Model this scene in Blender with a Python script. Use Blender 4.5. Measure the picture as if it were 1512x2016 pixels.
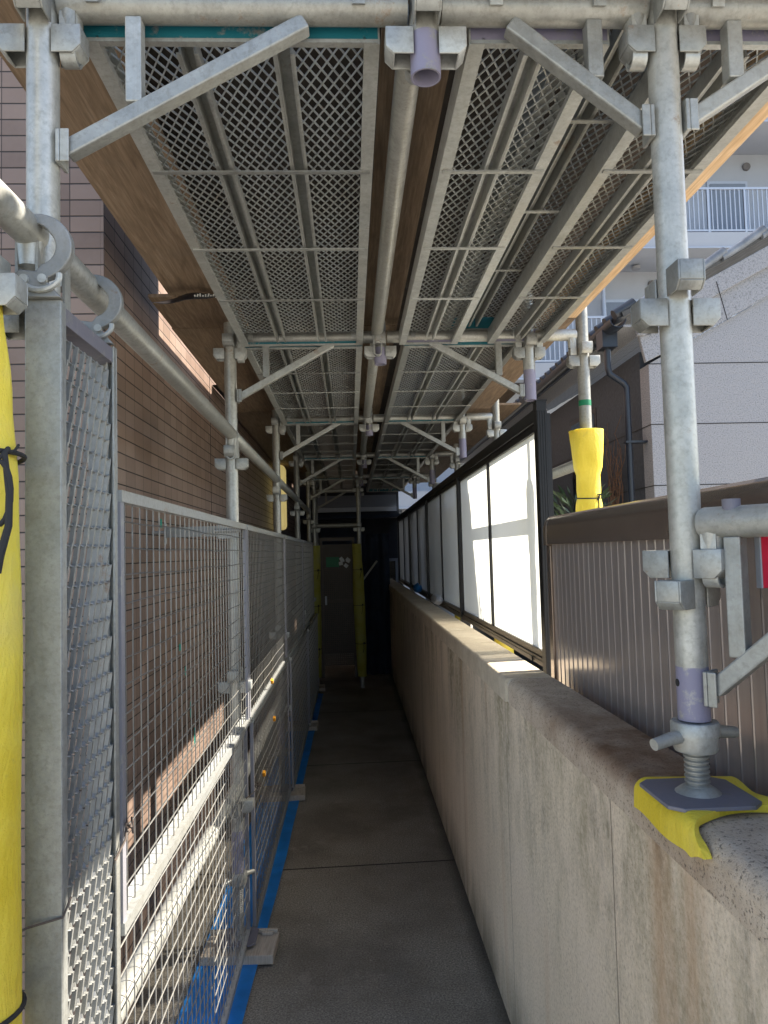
import bpy, bmesh, math, random
from mathutils import Vector, Matrix, noise as mnoise
random.seed(7)
R = math.radians
PI = math.pi
scene = bpy.context.scene
for o in list(bpy.data.objects): bpy.data.objects.remove(o)

# ------------------------------------------------------------------ camera
cam_data = bpy.data.cameras.new("Camera")
cam = bpy.data.objects.new("Camera", cam_data)
scene.collection.objects.link(cam)
cam_data.sensor_fit = 'VERTICAL'; cam_data.sensor_height = 36.0; cam_data.sensor_width = 27.0
cam_data.lens = 36.0 * 1456 / 2016
cam_data.clip_start = 0.05; cam_data.clip_end = 400
yaw, pitch, roll = 0.0464, 0.0546, 0.0262
F = Vector((math.sin(yaw)*math.cos(pitch), math.cos(yaw)*math.cos(pitch), math.sin(pitch)))
R0 = Vector((math.cos(yaw), -math.sin(yaw), 0)); U0 = R0.cross(F)
Rv = R0*math.cos(roll) - U0*math.sin(roll); Uv = U0*math.cos(roll) + R0*math.sin(roll)
M = Matrix((Rv, Uv, -F)).transposed().to_4x4(); M.translation = (0, 0, 1.513)
cam.matrix_world = M
scene.camera = cam
scene.render.resolution_x, scene.render.resolution_y = 768, 1024

# ------------------------------------------------------------------ world + sun
SUN_EL = R(46); SUN_DIR = Vector((math.cos(SUN_EL)*0.989, math.cos(SUN_EL)*0.15, math.sin(SUN_EL))).normalized()  # towards the sun
w = bpy.data.worlds.new("World"); scene.world = w; w.use_nodes = True
nt = w.node_tree; bg = nt.nodes["Background"]
sky = nt.nodes.new("ShaderNodeTexSky"); sky.sky_type = 'NISHITA'; sky.sun_disc = False
sky.sun_elevation = SUN_EL; sky.sun_rotation = math.atan2(SUN_DIR.x, SUN_DIR.y)
sky.air_density = 1.0; sky.dust_density = 1.0; sky.ozone_density = 1.0
nt.links.new(sky.outputs[0], bg.inputs[0]); bg.inputs[1].default_value = 0.09
sl = bpy.data.lights.new("Sun", 'SUN'); sl.energy = 5.0; sl.angle = R(0.5); sl.color = (1.0, 0.91, 0.77)
sun = bpy.data.objects.new("Sun", sl); scene.collection.objects.link(sun)
sun.rotation_euler = (-SUN_DIR).to_track_quat('-Z', 'Y').to_euler(); sun.location = SUN_DIR*30
scene.view_settings.view_transform = 'Standard'; scene.view_settings.look = 'None'
scene.view_settings.exposure = 1.9; scene.view_settings.gamma = 1.0
scene.view_settings.use_curve_mapping = False

# ------------------------------------------------------------------ node helpers
class NT:
    def __init__(s, name):
        s.m = bpy.data.materials.new(name); s.m.use_nodes = True
        s.t = s.m.node_tree; s.b = s.t.nodes["Principled BSDF"]; s.out = s.t.nodes["Material Output"]
    def n(s, kind, **kw):
        n = s.t.nodes.new("ShaderNode"+kind)
        for k, v in kw.items(): setattr(n, k, v)
        return n
    def l(s, a, b): s.t.links.new(a, b)
    def set(s, n, i, v):
        if isinstance(v, bpy.types.NodeSocket): s.l(v, n.inputs[i])
        else: n.inputs[i].default_value = v
    def coord(s, which='Object', scale=(1, 1, 1), rot=(0, 0, 0)):
        tc = s.n("TexCoord"); mp = s.n("Mapping"); mp.inputs['Scale'].default_value = scale; mp.inputs['Rotation'].default_value = rot
        s.l(tc.outputs[which], mp.inputs[0]); return mp.outputs[0]
    def world(s, scale=(1, 1, 1)):
        g = s.n("NewGeometry"); mp = s.n("Mapping"); mp.inputs['Scale'].default_value = scale
        s.l(g.outputs['Position'], mp.inputs[0]); return mp.outputs[0]
    def noise(s, vec, scale=5, detail=4, rough=.55, dist=0):
        n = s.n("TexNoise"); s.l(vec, n.inputs['Vector'])
        n.inputs['Scale'].default_value = scale; n.inputs['Detail'].default_value = detail
        n.inputs['Roughness'].default_value = rough; n.inputs['Distortion'].default_value = dist
        return n.outputs['Fac']
    def ramp(s, fac, stops):
        n = s.n("ValToRGB"); s.l(fac, n.inputs[0]); e = n.color_ramp.elements
        while len(e) < len(stops): e.new(0.5)
        for k, (p, c) in enumerate(stops):
            e[k].position = p; e[k].color = (c[0], c[1], c[2], 1) if hasattr(c, '__len__') else (c, c, c, 1)
        return n.outputs[0]
    def mix(s, fac, a, b, mode='MIX'):
        n = s.n("Mix"); n.data_type = 'RGBA'; n.blend_type = mode
        s.set(n, 0, fac)
        for i, v in ((6, a), (7, b)):
            if isinstance(v, bpy.types.NodeSocket): s.l(v, n.inputs[i])
            else: n.inputs[i].default_value = (v[0], v[1], v[2], 1)
        return n.outputs[2]
    def math(s, op, a, b=0, c=0):
        n = s.n("Math"); n.operation = op; s.set(n, 0, a); s.set(n, 1, b); s.set(n, 2, c); return n.outputs[0]
    def sep(s, vec):
        n = s.n("SeparateXYZ"); s.l(vec, n.inputs[0]); return n.outputs
    def bump(s, h, strength=.3, dist=.01):
        n = s.n("Bump"); s.l(h, n.inputs['Height']); n.inputs['Strength'].default_value = strength; n.inputs['Distance'].default_value = dist
        s.l(n.outputs[0], s.b.inputs['Normal']); return n
    def fin(s, col=None, rough=None, metal=None, spec=None):
        for k, v in (('Base Color', col), ('Roughness', rough), ('Metallic', metal), ('Specular IOR Level', spec)):
            if v is None: continue
            if isinstance(v, bpy.types.NodeSocket): s.l(v, s.b.inputs[k])
            else: s.b.inputs[k].default_value = (*v, 1) if hasattr(v, '__len__') else v
        return s.m

def galv(name, c=(.40, .40, .375), metal=.55, rough=.42, paint=None, spread=.6, bands=False):
    s = NT(name); v = s.coord('Object')
    oi = s.n("ObjectInfo")
    add = s.n("VectorMath"); add.operation = 'ADD'; s.l(v, add.inputs[0])
    cb = s.n("CombineXYZ"); s.l(s.math('MULTIPLY', oi.outputs['Random'], 37.0), cb.inputs[0]); s.l(cb.outputs[0], add.inputs[1]); v = add.outputs[0]
    n1 = s.noise(v, 22, 7, .72); n2 = s.noise(v, 110, 3, .65); n3 = s.noise(v, 4, 3, .5)
    a = s.ramp(n1, [(.25, tuple(x*(1-spread*.38) for x in c)), (.55, c), (.8, tuple(min(1, x*(1+spread*.38)) for x in c))])
    a = s.mix(s.ramp(n2, [(.48, 0), (.70, .45)]), a, (.22, .215, .19))
    n5 = s.noise(v, 34, 6, .75); a = s.mix(s.ramp(n5, [(.56, 0), (.74, .35)]), a, (.58, .57, .52))
    warm = s.ramp(n3, [(.45, 0), (.7, .28)])
    a = s.mix(warm, a, (.40, .37, .29))
    k = s.math('MULTIPLY', s.math('SUBTRACT', oi.outputs['Random'], .55), .5)
    dr = s.noise(s.coord('Object', (40, 40, 2.5)), 1.0, 5, .7); a = s.mix(s.ramp(dr, [(.56, 0), (.72, .4)]), a, (.27, .26, .23))
    hsv = s.n("HueSaturation"); s.l(a, hsv.inputs['Color']); s.l(s.math('ADD', k, 1.0), hsv.inputs['Value']); a = hsv.outputs[0]
    met = metal
    if paint:
        pn = s.noise(v, 22, 6, .7); m_ = s.ramp(pn, [(.34, 0), (.44, 1)])
        a = s.mix(m_, a, paint); met = s.math('MULTIPLY', s.math('SUBTRACT', 1.0, m_), metal)
    else:
        rs = s.ramp(s.noise(v, 11, 6, .75), [(.62, 0), (.70, .75)])
        a = s.mix(rs, a, (.24, .15, .09))
    r = s.math('ADD', s.math('MULTIPLY', n1, .3), rough-.15)
    s.bump(s.math('ADD', n1, s.math('MULTIPLY', n2, .5)), .18, .004)
    return s.fin(a, r, met)

M_GALV = galv("galvanised_steel", (.40, .415, .405), .42, .45, spread=.8)
M_PIPE = galv("galvanised_pipe", (.42, .425, .40), .42, .42, spread=.8)
M_DARKG = galv("weathered_steel", (.30, .31, .31), .5, .5)
M_TEAL = galv("teal_paint", (.35, .37, .36), .5, .5, paint=(.01, .145, .19))
M_PURP = galv("lavender_paint", (.40, .40, .38), .5, .5, paint=(.235, .225, .315))
M_WIRE = galv("wire_mesh_zinc", (.46, .48, .48), .4, .42, spread=.3)

def mat_wood(name, c1, c2, c3, rot=0, scale=1.0, rough=.75):
    s = NT(name); v = s.coord('UV', (1, 1, 1), (0, 0, rot))
    mp = s.n("Mapping"); mp.inputs['Scale'].default_value = (14*scale, 1.6*scale, 1); s.l(v, mp.inputs[0])
    n = s.noise(mp.outputs[0], 3.0, 7, .6, 1.2)
    mp2 = s.n("Mapping"); mp2.inputs['Scale'].default_value = (160*scale, 5*scale, 1); s.l(v, mp2.inputs[0])
    f = s.noise(mp2.outputs[0], 1.0, 4, .7)
    a = s.ramp(n, [(.3, c1), (.5, c2), (.7, c3)])
    a = s.mix(s.ramp(f, [(.35, .45), (.6, 0)]), a, tuple(x*.45 for x in c1))
    kn = s.n("TexVoronoi"); kn.inputs['Scale'].default_value = 2.2; s.l(v, kn.inputs['Vector'])
    a = s.mix(s.ramp(kn.outputs['Distance'], [(.0, .75), (.07, 0)]), a, tuple(x*.35 for x in c1))
    st = s.noise(v, 5, 5, .7); a = s.mix(s.ramp(st, [(.55, 0), (.75, .5)]), a, (.16, .13, .10))
    s.bump(f, .25, .002)
    return s.fin(a, rough)
M_PLY = mat_wood("plywood", (.17, .115, .072), (.25, .175, .112), (.32, .235, .16))
M_PLYD = mat_wood('shade_painted_plywood', (.025, .021, .019), (.04, .033, .028), (.06, .048, .04))  # plywood darkened so the deck mesh has deep shade behind it
M_PLYX = mat_wood("plywood_cross", (.55, .36, .20), (.66, .46, .27), (.74, .55, .36))
M_PAD = mat_wood("pale_timber", (.42, .36, .30), (.50, .44, .37), (.56, .50, .43), scale=1.5)

def simple(name, c, rough=.5, metal=0, var=.12, scale=20, bump=.1, bdist=.003, spec=None):
    s = NT(name); v = s.coord('Object'); n = s.noise(v, scale, 5, .6)
    a = s.ramp(n, [(.3, tuple(x*(1-var) for x in c)), (.7, tuple(min(1, x*(1+var)) for x in c))])
    if bump: s.bump(n, bump, bdist)
    return s.fin(a, rough, metal, spec)

def mat_foam(k=(1, 1, 1), nm='yellow_foam'):
    s = NT(nm); v = s.coord('Object'); n = s.noise(v, 160, 2, .5); n2 = s.noise(v, 6, 4, .6)
    a = s.ramp(n2, [(.3, (.70, .53, .03)), (.55, (.80, .64, .07)), (.8, (.72, .58, .13))])
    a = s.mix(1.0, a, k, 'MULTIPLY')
    sc = s.ramp(s.noise(v, 18, 5, .7), [(.62, 0), (.74, .4)]); a = s.mix(sc, a, (.30, .25, .08))
    wr = s.noise(s.coord('Object', (1, 1, .35)), 24, 4, .6, 1.5)
    s.bump(s.math('ADD', n, s.math('MULTIPLY', wr, 4.0)), .4, .004)
    s.b.inputs['Subsurface Weight'].default_value = .25; s.b.inputs['Subsurface Radius'].default_value = (.02, .015, .004); s.b.inputs['Subsurface Scale'].default_value = 1
    return s.fin(a, .7)
M_FOAM = mat_foam(); M_FOAMD = mat_foam((.52, .62, 1.3), 'shade_painted_foam')  # second foam is darkened to paint in the shade at the far end
M_CORD = simple("black_cord", (.02, .02, .022), .8)
M_TIE = simple("brown_wire_tie", (.09, .07, .06), .7)
M_BLACK = simple("black_aluminium", (.012, .012, .014), .38, .3, bump=0)
M_RAILG = simple("bronze_rail", (.10, .085, .07), .38, .6, bump=0)

def mat_tile():
    s = NT("brown_tile"); v = s.coord('UV'); x, y, z = s.sep(v)
    TW, TH = .108, .0535
    uu = s.math('DIVIDE', x, TW); vv = s.math('DIVIDE', y, TH)
    fu = s.math('FRACT', uu); fv = s.math('FRACT', vv)
    def edge(f, wd):
        d = s.math('MINIMUM', f, s.math('SUBTRACT', 1.0, f)); n = s.n("MapRange"); s.l(d, n.inputs[0]); n.inputs[1].default_value = wd*.55; n.inputs[2].default_value = wd; return n.outputs[0]
    eu = edge(fu, .014); ev = edge(fv, .05)
    m_ = s.math('MINIMUM', eu, ev)
    cb = s.n("CombineXYZ"); s.l(s.math('FLOOR', uu), cb.inputs[0]); s.l(s.math('FLOOR', vv), cb.inputs[1])
    wn = s.n("TexWhiteNoise"); wn.noise_dimensions = '2D'; s.l(cb.outputs[0], wn.inputs['Vector'])
    t = s.ramp(wn.outputs['Value'], [(0, (.16, .104, .076)), (.5, (.205, .138, .104)), (1, (.255, .177, .138))])
    n = s.noise(v, 60, 4, .6); big = s.noise(v, 1.6, 5, .6)
    t = s.mix(s.math('MULTIPLY', n, .3), t, (.27, .20, .165)); t = s.mix(s.ramp(big, [(.4, 0), (.75, .3)]), t, (.40, .335, .30))
    jc = s.mix(n, (.028, .024, .024), (.05, .044, .042))
    a = s.mix(m_, jc, t)
    s.bump(s.math('ADD', m_, s.math('MULTIPLY', n, .06)), .6, .004)
    r = s.math('SUBTRACT', .85, s.math('MULTIPLY', m_, .45))
    return s.fin(a, r)
M_TILE = mat_tile()

def mat_wall():
    s = NT("stained_concrete"); p = s.world(); x, y, z = s.sep(p)
    f1 = s.noise(p, 120, 4, .75); f2 = s.noise(p, 45, 5, .7); big = s.noise(p, 1.5, 4, .6)
    a = s.ramp(f1, [(.32, (.36, .285, .20)), (.47, (.67, .565, .43)), (.68, (.80, .70, .55))])
    a = s.mix(s.ramp(big, [(.35, 0), (.7, .55)]), a, (.74, .615, .50))
    st = s.noise(s.world((2.6, 2.6, .8)), 2.0, 8, .72)
    top = s.n("MapRange"); s.l(z, top.inputs[0]); top.inputs[1].default_value = .45; top.inputs[2].default_value = 1.08
    sp = s.ramp(f2, [(.38, .35), (.58, 1)])
    grn = s.math('MULTIPLY', s.math('MULTIPLY', s.ramp(st, [(.44, 0), (.62, 1)]), s.math('ADD', s.math('MULTIPLY', top.outputs[0], .7), .25)), sp)
    a = s.mix(grn, a, (.25, .215, .13))
    st2 = s.noise(s.world((5.0, 5.0, 1.7)), 1.5, 9, .78)
    dk = s.math('MULTIPLY', s.ramp(st2, [(.50, 0), (.68, 1)]), s.math('ADD', s.math('MULTIPLY', top.outputs[0], .95), .04))
    a = s.mix(s.math('MULTIPLY', dk, sp), a, (.085, .078, .058))
    st3 = s.noise(s.world((3.5, 3.5, .25)), 1.3, 4, .6)
    a = s.mix(s.ramp(st3, [(.58, 0), (.70, .5)]), a, (.48, .29, .16))
    foot = s.n("MapRange"); s.l(z, foot.inputs[0]); foot.inputs[1].default_value = .22; foot.inputs[2].default_value = 0.0
    a = s.mix(s.math('MULTIPLY', foot.outputs[0], s.ramp(st, [(.35, .1), (.6, .9)])), a, (.16, .14, .10))
    # formwork joints, each a thin vertical line
    j = s.math('ABSOLUTE', s.math('SUBTRACT', s.math('FRACT', s.math('DIVIDE', s.math('SUBTRACT', y, .92), .95)), .5))
    jm = s.n("MapRange"); s.l(j, jm.inputs[0]); jm.inputs[1].default_value = .0035; jm.inputs[2].default_value = .0015
    a = s.mix(s.math('MULTIPLY', jm.outputs[0], .75), a, (.13, .10, .075))
    s.bump(s.math('SUBTRACT', s.math('ADD', s.math('MULTIPLY', f1, .5), f2), s.math('MULTIPLY', jm.outputs[0], .8)), .5, .006)
    return s.fin(a, .9)
M_WALL = mat_wall()

def mat_coping(name, c1, c2, stain, sfac, pits):
    s = NT(name); p = s.world(); f1 = s.noise(p, 170, 3, .7); f2 = s.noise(p, 28, 5, .6); big = s.noise(p, 3.2, 5, .65)
    a = s.ramp(f2, [(.3, c1), (.7, c2)])
    a = s.mix(s.ramp(big, [(.36, sfac), (.62, 0)]), a, stain)
    pt = s.ramp(f1, [(.34, 1), (.44, 0)]); a = s.mix(s.math('MULTIPLY', pt, pits), a, (.05, .04, .035))
    x, y, z = s.sep(p)
    if name == "stained_coping":
        rs = s.n("MapRange"); s.l(y, rs.inputs[0]); rs.inputs[1].default_value = 1.12; rs.inputs[2].default_value = 1.24
        rs2 = s.n("MapRange"); s.l(y, rs2.inputs[0]); rs2.inputs[1].default_value = 1.95; rs2.inputs[2].default_value = 1.55
        zz = s.n("MapRange"); s.l(z, zz.inputs[0]); zz.inputs[1].default_value = 1.075; zz.inputs[2].default_value = 1.112
        mk = s.math('MULTIPLY', s.math('MULTIPLY', rs.outputs[0], rs2.outputs[0]), zz.outputs[0])
        mk = s.math('MULTIPLY', mk, s.ramp(s.noise(p, 9, 4, .6), [(.3, .25), (.62, .95)]))
        a = s.mix(mk, a, s.mix(f2, (.10, .05, .024), (.24, .13, .065)))
    s.bump(s.math('ADD', f1, f2), .6, .006)
    return s.fin(a, .85)
M_COPE = mat_coping("stained_coping", (.54, .45, .35), (.68, .58, .47), (.30, .20, .13), .7, .75)
M_COPE2 = mat_coping("pale_coping", (.56, .48, .37), (.70, .62, .49), (.44, .36, .26), .6, .2)
M_MORTAR = simple("pale_mortar", (.62, .57, .48), .9, bump=.3)

def mat_path():
    s = NT("path_concrete"); p = s.world(); x, y, z = s.sep(p)
    f1 = s.noise(p, 150, 3, .8); f2 = s.noise(p, 60, 4, .7); big = s.noise(p, 2.0, 5, .6)
    a = s.ramp(f1, [(.32, (.09, .08, .066)), (.48, (.25, .228, .19)), (.66, (.48, .445, .38))])
    a = s.mix(s.ramp(big, [(.35, .6), (.6, 0)]), a, (.11, .092, .072))
    pale = s.noise(p, 3.4, 7, .75); a = s.mix(s.ramp(pale, [(.58, 0), (.70, .45)]), a, (.42, .385, .33))
    a = s.mix(s.ramp(f2, [(.64, 0), (.72, .7)]), a, (.56, .52, .45))
    wr = s.noise(p, .9, 6, .7, 2.0); a = s.mix(s.ramp(wr, [(.49, 0), (.5, .25), (.51, 0)]), a, (.30, .28, .25))
    d = s.math('ABSOLUTE', s.math('SUBTRACT', s.math('FRACT', s.math('DIVIDE', s.math('ADD', s.math('SUBTRACT', y, s.math('MULTIPLY', x, .03)), -2.805+1.75), 1.75)), .5))
    jm = s.n("MapRange"); s.l(d, jm.inputs[0]); jm.inputs[1].default_value = .0042; jm.inputs[2].default_value = .0022
    a = s.mix(jm.outputs[0], a, (.018, .016, .014))
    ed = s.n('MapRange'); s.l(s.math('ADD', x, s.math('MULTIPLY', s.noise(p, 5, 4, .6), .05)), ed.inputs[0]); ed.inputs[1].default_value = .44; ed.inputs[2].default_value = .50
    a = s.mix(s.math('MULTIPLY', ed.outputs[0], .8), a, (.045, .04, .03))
    s.bump(s.math('SUBTRACT', s.math('ADD', f1, s.math('MULTIPLY', f2, .6)), s.math('MULTIPLY', jm.outputs[0], 2.0)), .55, .006)
    return s.fin(a, .92)
M_PATH = mat_path()

def mat_stucco(k=1, nm="speckled_stucco"):
    s = NT(nm); v = s.world(); f = s.noise(v, 130, 2, .6); f2 = s.noise(v, 45, 4, .7); b = s.noise(v, 1.3, 4, .6)
    a = s.ramp(f, [(.34, (.16*k, .165*k, .18*k)), (.42, (.255*k, .265*k, .292*k)), (.6, (.32*k, .33*k, .36*k))])
    a = s.mix(s.ramp(b, [(.4, 0), (.8, .3)]), a, (.29*k, .295*k, .31*k))
    s.bump(s.math('ADD', f, f2), .5, .006)
    return s.fin(a, .9)
M_STUC = mat_stucco(); M_STUCD = simple('shade_painted_stucco', (.055, .066, .085), .9, 0, var=.2, scale=40, bump=.4)  # second one is the same stucco with the side wall's shade in its colour
M_APT = simple("white_paint", (.36, .385, .43), .7, var=.05, scale=2, bump=.05)
M_APTD = simple("balcony_soffit", (.27, .28, .30), .8, var=.06, scale=2, bump=0)
M_ALU = simple("pale_aluminium", (.42, .46, .53), .45, .3, var=.04, bump=0)
M_DOOR = simple("grey_door", (.19, .22, .27), .5, .1, var=.05, bump=0)
M_VENT = simple("vent_grey", (.16, .15, .15), .5, .3, bump=0)
M_ROOF = simple("dark_roof_tile", (.030, .034, .042), .35, .0, var=.3, scale=8, bump=.2)
M_CAPT = simple("slate_verge_tile", (.16, .18, .21), .42, .0, var=.4, scale=12, bump=.3)
M_GUT = simple("navy_downpipe", (.014, .02, .032), .35, 0, bump=0)
M_GLASSD = simple("dark_glass", (.01, .012, .016), .1, 0, bump=0)
M_NAVY = simple("navy_sheet", (.018, .030, .055), .75, 0, var=.35, scale=5, bump=.3, bdist=.01)
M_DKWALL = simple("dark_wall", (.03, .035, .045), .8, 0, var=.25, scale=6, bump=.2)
M_GROUND = simple("pale_concrete_ground", (.34, .325, .295), .95, 0, var=.25, scale=60, bump=.4)
M_BLUE = simple("blue_sheet", (.015, .23, .68), .5, 0, var=.22, scale=9, bump=.3, bdist=.004)
M_TARP = simple("black_tarp", (.010, .012, .018), .45, 0, var=.4, scale=6, bump=.4, bdist=.01)
M_PRINT = simple("printed_white", (.6, .6, .58), .6, 0, bump=0)
M_TEALTAPE = simple("teal_tape", (.0, .34, .26), .6, 0, bump=0)
M_ORANGE = simple("orange_plastic", (.80, .34, .02), .5, 0, bump=0)
M_RED = simple("red_board", (.62, .01, .05), .5, 0, bump=0)
M_GREEN = simple("green_sign", (.0, .16, .07), .5, 0, bump=0)
M_LEAF = simple("dark_leaf", (.025, .05, .018), .5, 0, var=.4, scale=30, bump=0)
M_VINE = simple("dry_vine", (.17, .10, .065), .85, 0, var=.3, scale=30, bump=.2)
M_PERF = simple("brown_perforated_steel", (.085, .07, .062), .5, .4, bump=0)
M_WHITEB = simple("white_bag", (.62, .64, .68), .55, 0, bump=.3, scale=14, bdist=.01)

def mat_bronze():
    s = NT("bronze_cladding"); v = s.coord('Object', (1, 1, 1)); b = s.noise(s.world((30, 30, 1.2)), 2, 4, .6); f = s.noise(v, 200, 2, .5)
    a = s.ramp(b, [(.3, (.35, .305, .285)), (.7, (.43, .38, .355))])
    s.bump(b, .05, .003)
    return s.fin(a, s.math('ADD', s.math('MULTIPLY', b, .10), .13), .45)
M_BRONZE = mat_bronze()
M_GLINT = simple("painted_glint_line", (.85, .75, .60), .5, .1, bump=0)  # glint and light between the boards, put into the colour of thin strips
M_BRONZEC = simple("bronze_cap", (.23, .18, .15), .20, .6, var=.1, bump=0)

def mat_pane():
    s = NT("frosted_polycarbonate"); s.t.nodes.remove(s.b)
    tr = s.n("BsdfTranslucent"); tr.inputs[0].default_value = (.86, .87, .82, 1)
    df = s.n("BsdfDiffuse"); df.inputs[0].default_value = (.55, .60, .63, 1)
    gl = s.n("BsdfGlossy"); gl.inputs['Roughness'].default_value = .25
    v = s.world(); n = s.noise(v, 2, 3, .5)
    m1 = s.n("MixShader"); m1.inputs[0].default_value = .35; s.l(tr.outputs[0], m1.inputs[1]); s.l(df.outputs[0], m1.inputs[2])
    fr = s.n("Fresnel"); fr.inputs[0].default_value = 1.4
    m2 = s.n("MixShader"); s.l(s.math('MULTIPLY', fr.outputs[0], .5), m2.inputs[0]); s.l(m1.outputs[0], m2.inputs[1]); s.l(gl.outputs[0], m2.inputs[2])
    tp = s.n('BsdfTransparent'); m3 = s.n('MixShader'); m3.inputs[0].default_value = .13; s.l(m2.outputs[0], m3.inputs[1]); s.l(tp.outputs[0], m3.inputs[2])
    s.l(m3.outputs[0], s.out.inputs[0]); return s.m
M_PANE = mat_pane()
def mat_clear():
    s = NT("clear_back_skin"); s.t.nodes.remove(s.b); tr = s.n("BsdfTransparent"); tr.inputs[0].default_value = (.97, .98, .97, 1)
    s.l(tr.outputs[0], s.out.inputs[0]); return s.m
M_CLEAR = mat_clear()
def mat_lamp():
    s = NT("lit_lamp_cover"); v = s.coord('Object'); n = s.noise(v, 5, 2, .5)
    s.b.inputs['Emission Color'].default_value = (1.0, .78, .28, 1); s.b.inputs['Emission Strength'].default_value = .11
    return s.fin((.8, .7, .4), .4)
M_LAMP = mat_lamp()

# ------------------------------------------------------------------ mesh builder
class MB:
    def __init__(s): s.v = []; s.f = []; s.mi = []; s.m = 0
    def add(s, vs, fs):
        b = len(s.v); s.v += [tuple(v) for v in vs]
        for f in fs: s.f.append([b+i for i in f]); s.mi.append(s.m)
        return s
    def box(s, c, d, rot=None):
        x, y, z = d[0]/2, d[1]/2, d[2]/2
        vs = [Vector((i*x, j*y, k*z)) for i in (-1, 1) for j in (-1, 1) for k in (-1, 1)]
        if rot is not None: vs = [rot @ v for v in vs]
        c = Vector(c)
        return s.add([v+c for v in vs], [(0, 1, 3, 2), (4, 6, 7, 5), (0, 4, 5, 1), (2, 3, 7, 6), (0, 2, 6, 4), (1, 5, 7, 3)])
    def bb(s, x0, x1, y0, y1, z0, z1): return s.box(((x0+x1)/2, (y0+y1)/2, (z0+z1)/2), (abs(x1-x0), abs(y1-y0), abs(z1-z0)))
    def bar(s, p0, p1, wd, th, up=(0, 0, 1)):
        p0, p1 = Vector(p0), Vector(p1); d = (p1-p0); L = d.length; d.normalize(); up = Vector(up)
        sd = d.cross(up)
        if sd.length < 1e-4: sd = d.cross(Vector((1, 0, 0)))
        sd.normalize(); up = sd.cross(d)
        m = Matrix((d, sd, up)).transposed()
        return s.box((p0+p1)/2, (L, wd, th), m)
    def path(s, pts, r, seg=16, caps=True, closed=False):
        pts = [Vector(p) for p in pts]; n = len(pts)
        rs = r if hasattr(r, '__len__') else [r]*n
        rings = []; prev = None
        for i, p in enumerate(pts):
            if closed: t = pts[(i+1) % n]-pts[i-1]
            elif i == 0: t = pts[1]-p
            elif i == n-1: t = p-pts[-2]
            else: t = (pts[i+1]-p).normalized()+(p-pts[i-1]).normalized()
            t.normalize()
            if prev is None:
                a = Vector((0, 0, 1)) if abs(t.z) < .9 else Vector((1, 0, 0)); u = t.cross(a).normalized()
            else:
                u = prev - t*prev.dot(t)
                u.normalize()
            prev = u; v = t.cross(u)
            rings.append([p+(u*math.cos(2*PI*k/seg)+v*math.sin(2*PI*k/seg))*rs[i] for k in range(seg)])
        vs = [v for rg in rings for v in rg]; fs = []
        for i in range(n if closed else n-1):
            j = (i+1) % n
            for k in range(seg): fs.append((i*seg+k, i*seg+(k+1) % seg, j*seg+(k+1) % seg, j*seg+k))
        if caps and not closed: fs += [tuple(range(seg))[::-1], tuple(range((n-1)*seg, n*seg))]
        return s.add(vs, fs)
    def tube(s, p0, p1, r, seg=20, caps=True): return s.path([p0, p1], r, seg, caps)
    def hollow(s, p0, p1, ro, ri, seg=24):     # pipe with open ends and wall thickness
        p0, p1 = Vector(p0), Vector(p1); d = (p1-p0).normalized()
        s.path([p0, p1], ro, seg, False); s.path([p1, p0], ri, seg, False)
        for p, sg in ((p0, 1), (p1, -1)):
            a = Vector((0, 0, 1)) if abs(d.z) < .9 else Vector((1, 0, 0)); u = d.cross(a).normalized(); v = d.cross(u)
            vs = []
            for k in range(seg):
                q = u*math.cos(2*PI*k/seg)+v*math.sin(2*PI*k/seg); vs += [p+q*ro, p+q*ri]
            s.add(vs, [(2*k, 2*((k+1) % seg), 2*((k+1) % seg)+1, 2*k+1) for k in range(seg)])
        return s
    def lathe(s, prof, c=(0, 0, 0), seg=24):
        cx, cy, cz = c; n = len(prof); vs = []
        for r, z in prof: vs += [(cx+r*math.cos(2*PI*k/seg), cy+r*math.sin(2*PI*k/seg), cz+z) for k in range(seg)]
        fs = [(i*seg+k, i*seg+(k+1) % seg, (i+1)*seg+(k+1) % seg, (i+1)*seg+k) for i in range(n-1) for k in range(seg)]
        fs += [tuple(range(seg))[::-1], tuple(range((n-1)*seg, n*seg))]
        return s.add(vs, fs)
    def prism(s, poly, o, u, v, w, depth):    # poly in (u,v) plane at origin o, extruded along w
        o, u, v, w = Vector(o), Vector(u), Vector(v), Vector(w); n = len(poly)
        a = [o+u*p[0]+v*p[1] for p in poly]; b = [q+w*depth for q in a]
        return s.add(a+b, [tuple(range(n))[::-1], tuple(range(n, 2*n))]+[(i, (i+1) % n, n+(i+1) % n, n+i) for i in range(n)])
    def grid(s, fn, nu, nv, thick=0):
        vs = [Vector(fn(i/nu, j/nv)) for i in range(nu+1) for j in range(nv+1)]; W = nv+1
        fs = [(i*W+j, (i+1)*W+j, (i+1)*W+j+1, i*W+j+1) for i in range(nu) for j in range(nv)]
        if not thick: return s.add(vs, fs)
        nr = [Vector((0, 0, 0)) for _ in vs]
        for f in fs:
            q = (vs[f[1]]-vs[f[0]]).cross(vs[f[3]]-vs[f[0]])
            if q.length > 0:
                for k in f: nr[k] += q.normalized()
        lo = [v-n.normalized()*thick if n.length else v for v, n in zip(vs, nr)]; N = len(vs)
        fs2 = fs+[tuple(N+k for k in f[::-1]) for f in fs]
        bd = [i*W for i in range(nu+1)]+[nu*W+j for j in range(1, nv+1)]+[i*W+nv for i in range(nu-1, -1, -1)]+[j for j in range(nv-1, 0, -1)]
        for a, b in zip(bd, bd[1:]+bd[:1]): fs2.append((b, a, N+a, N+b))
        return s.add(vs+lo, fs2)
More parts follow.
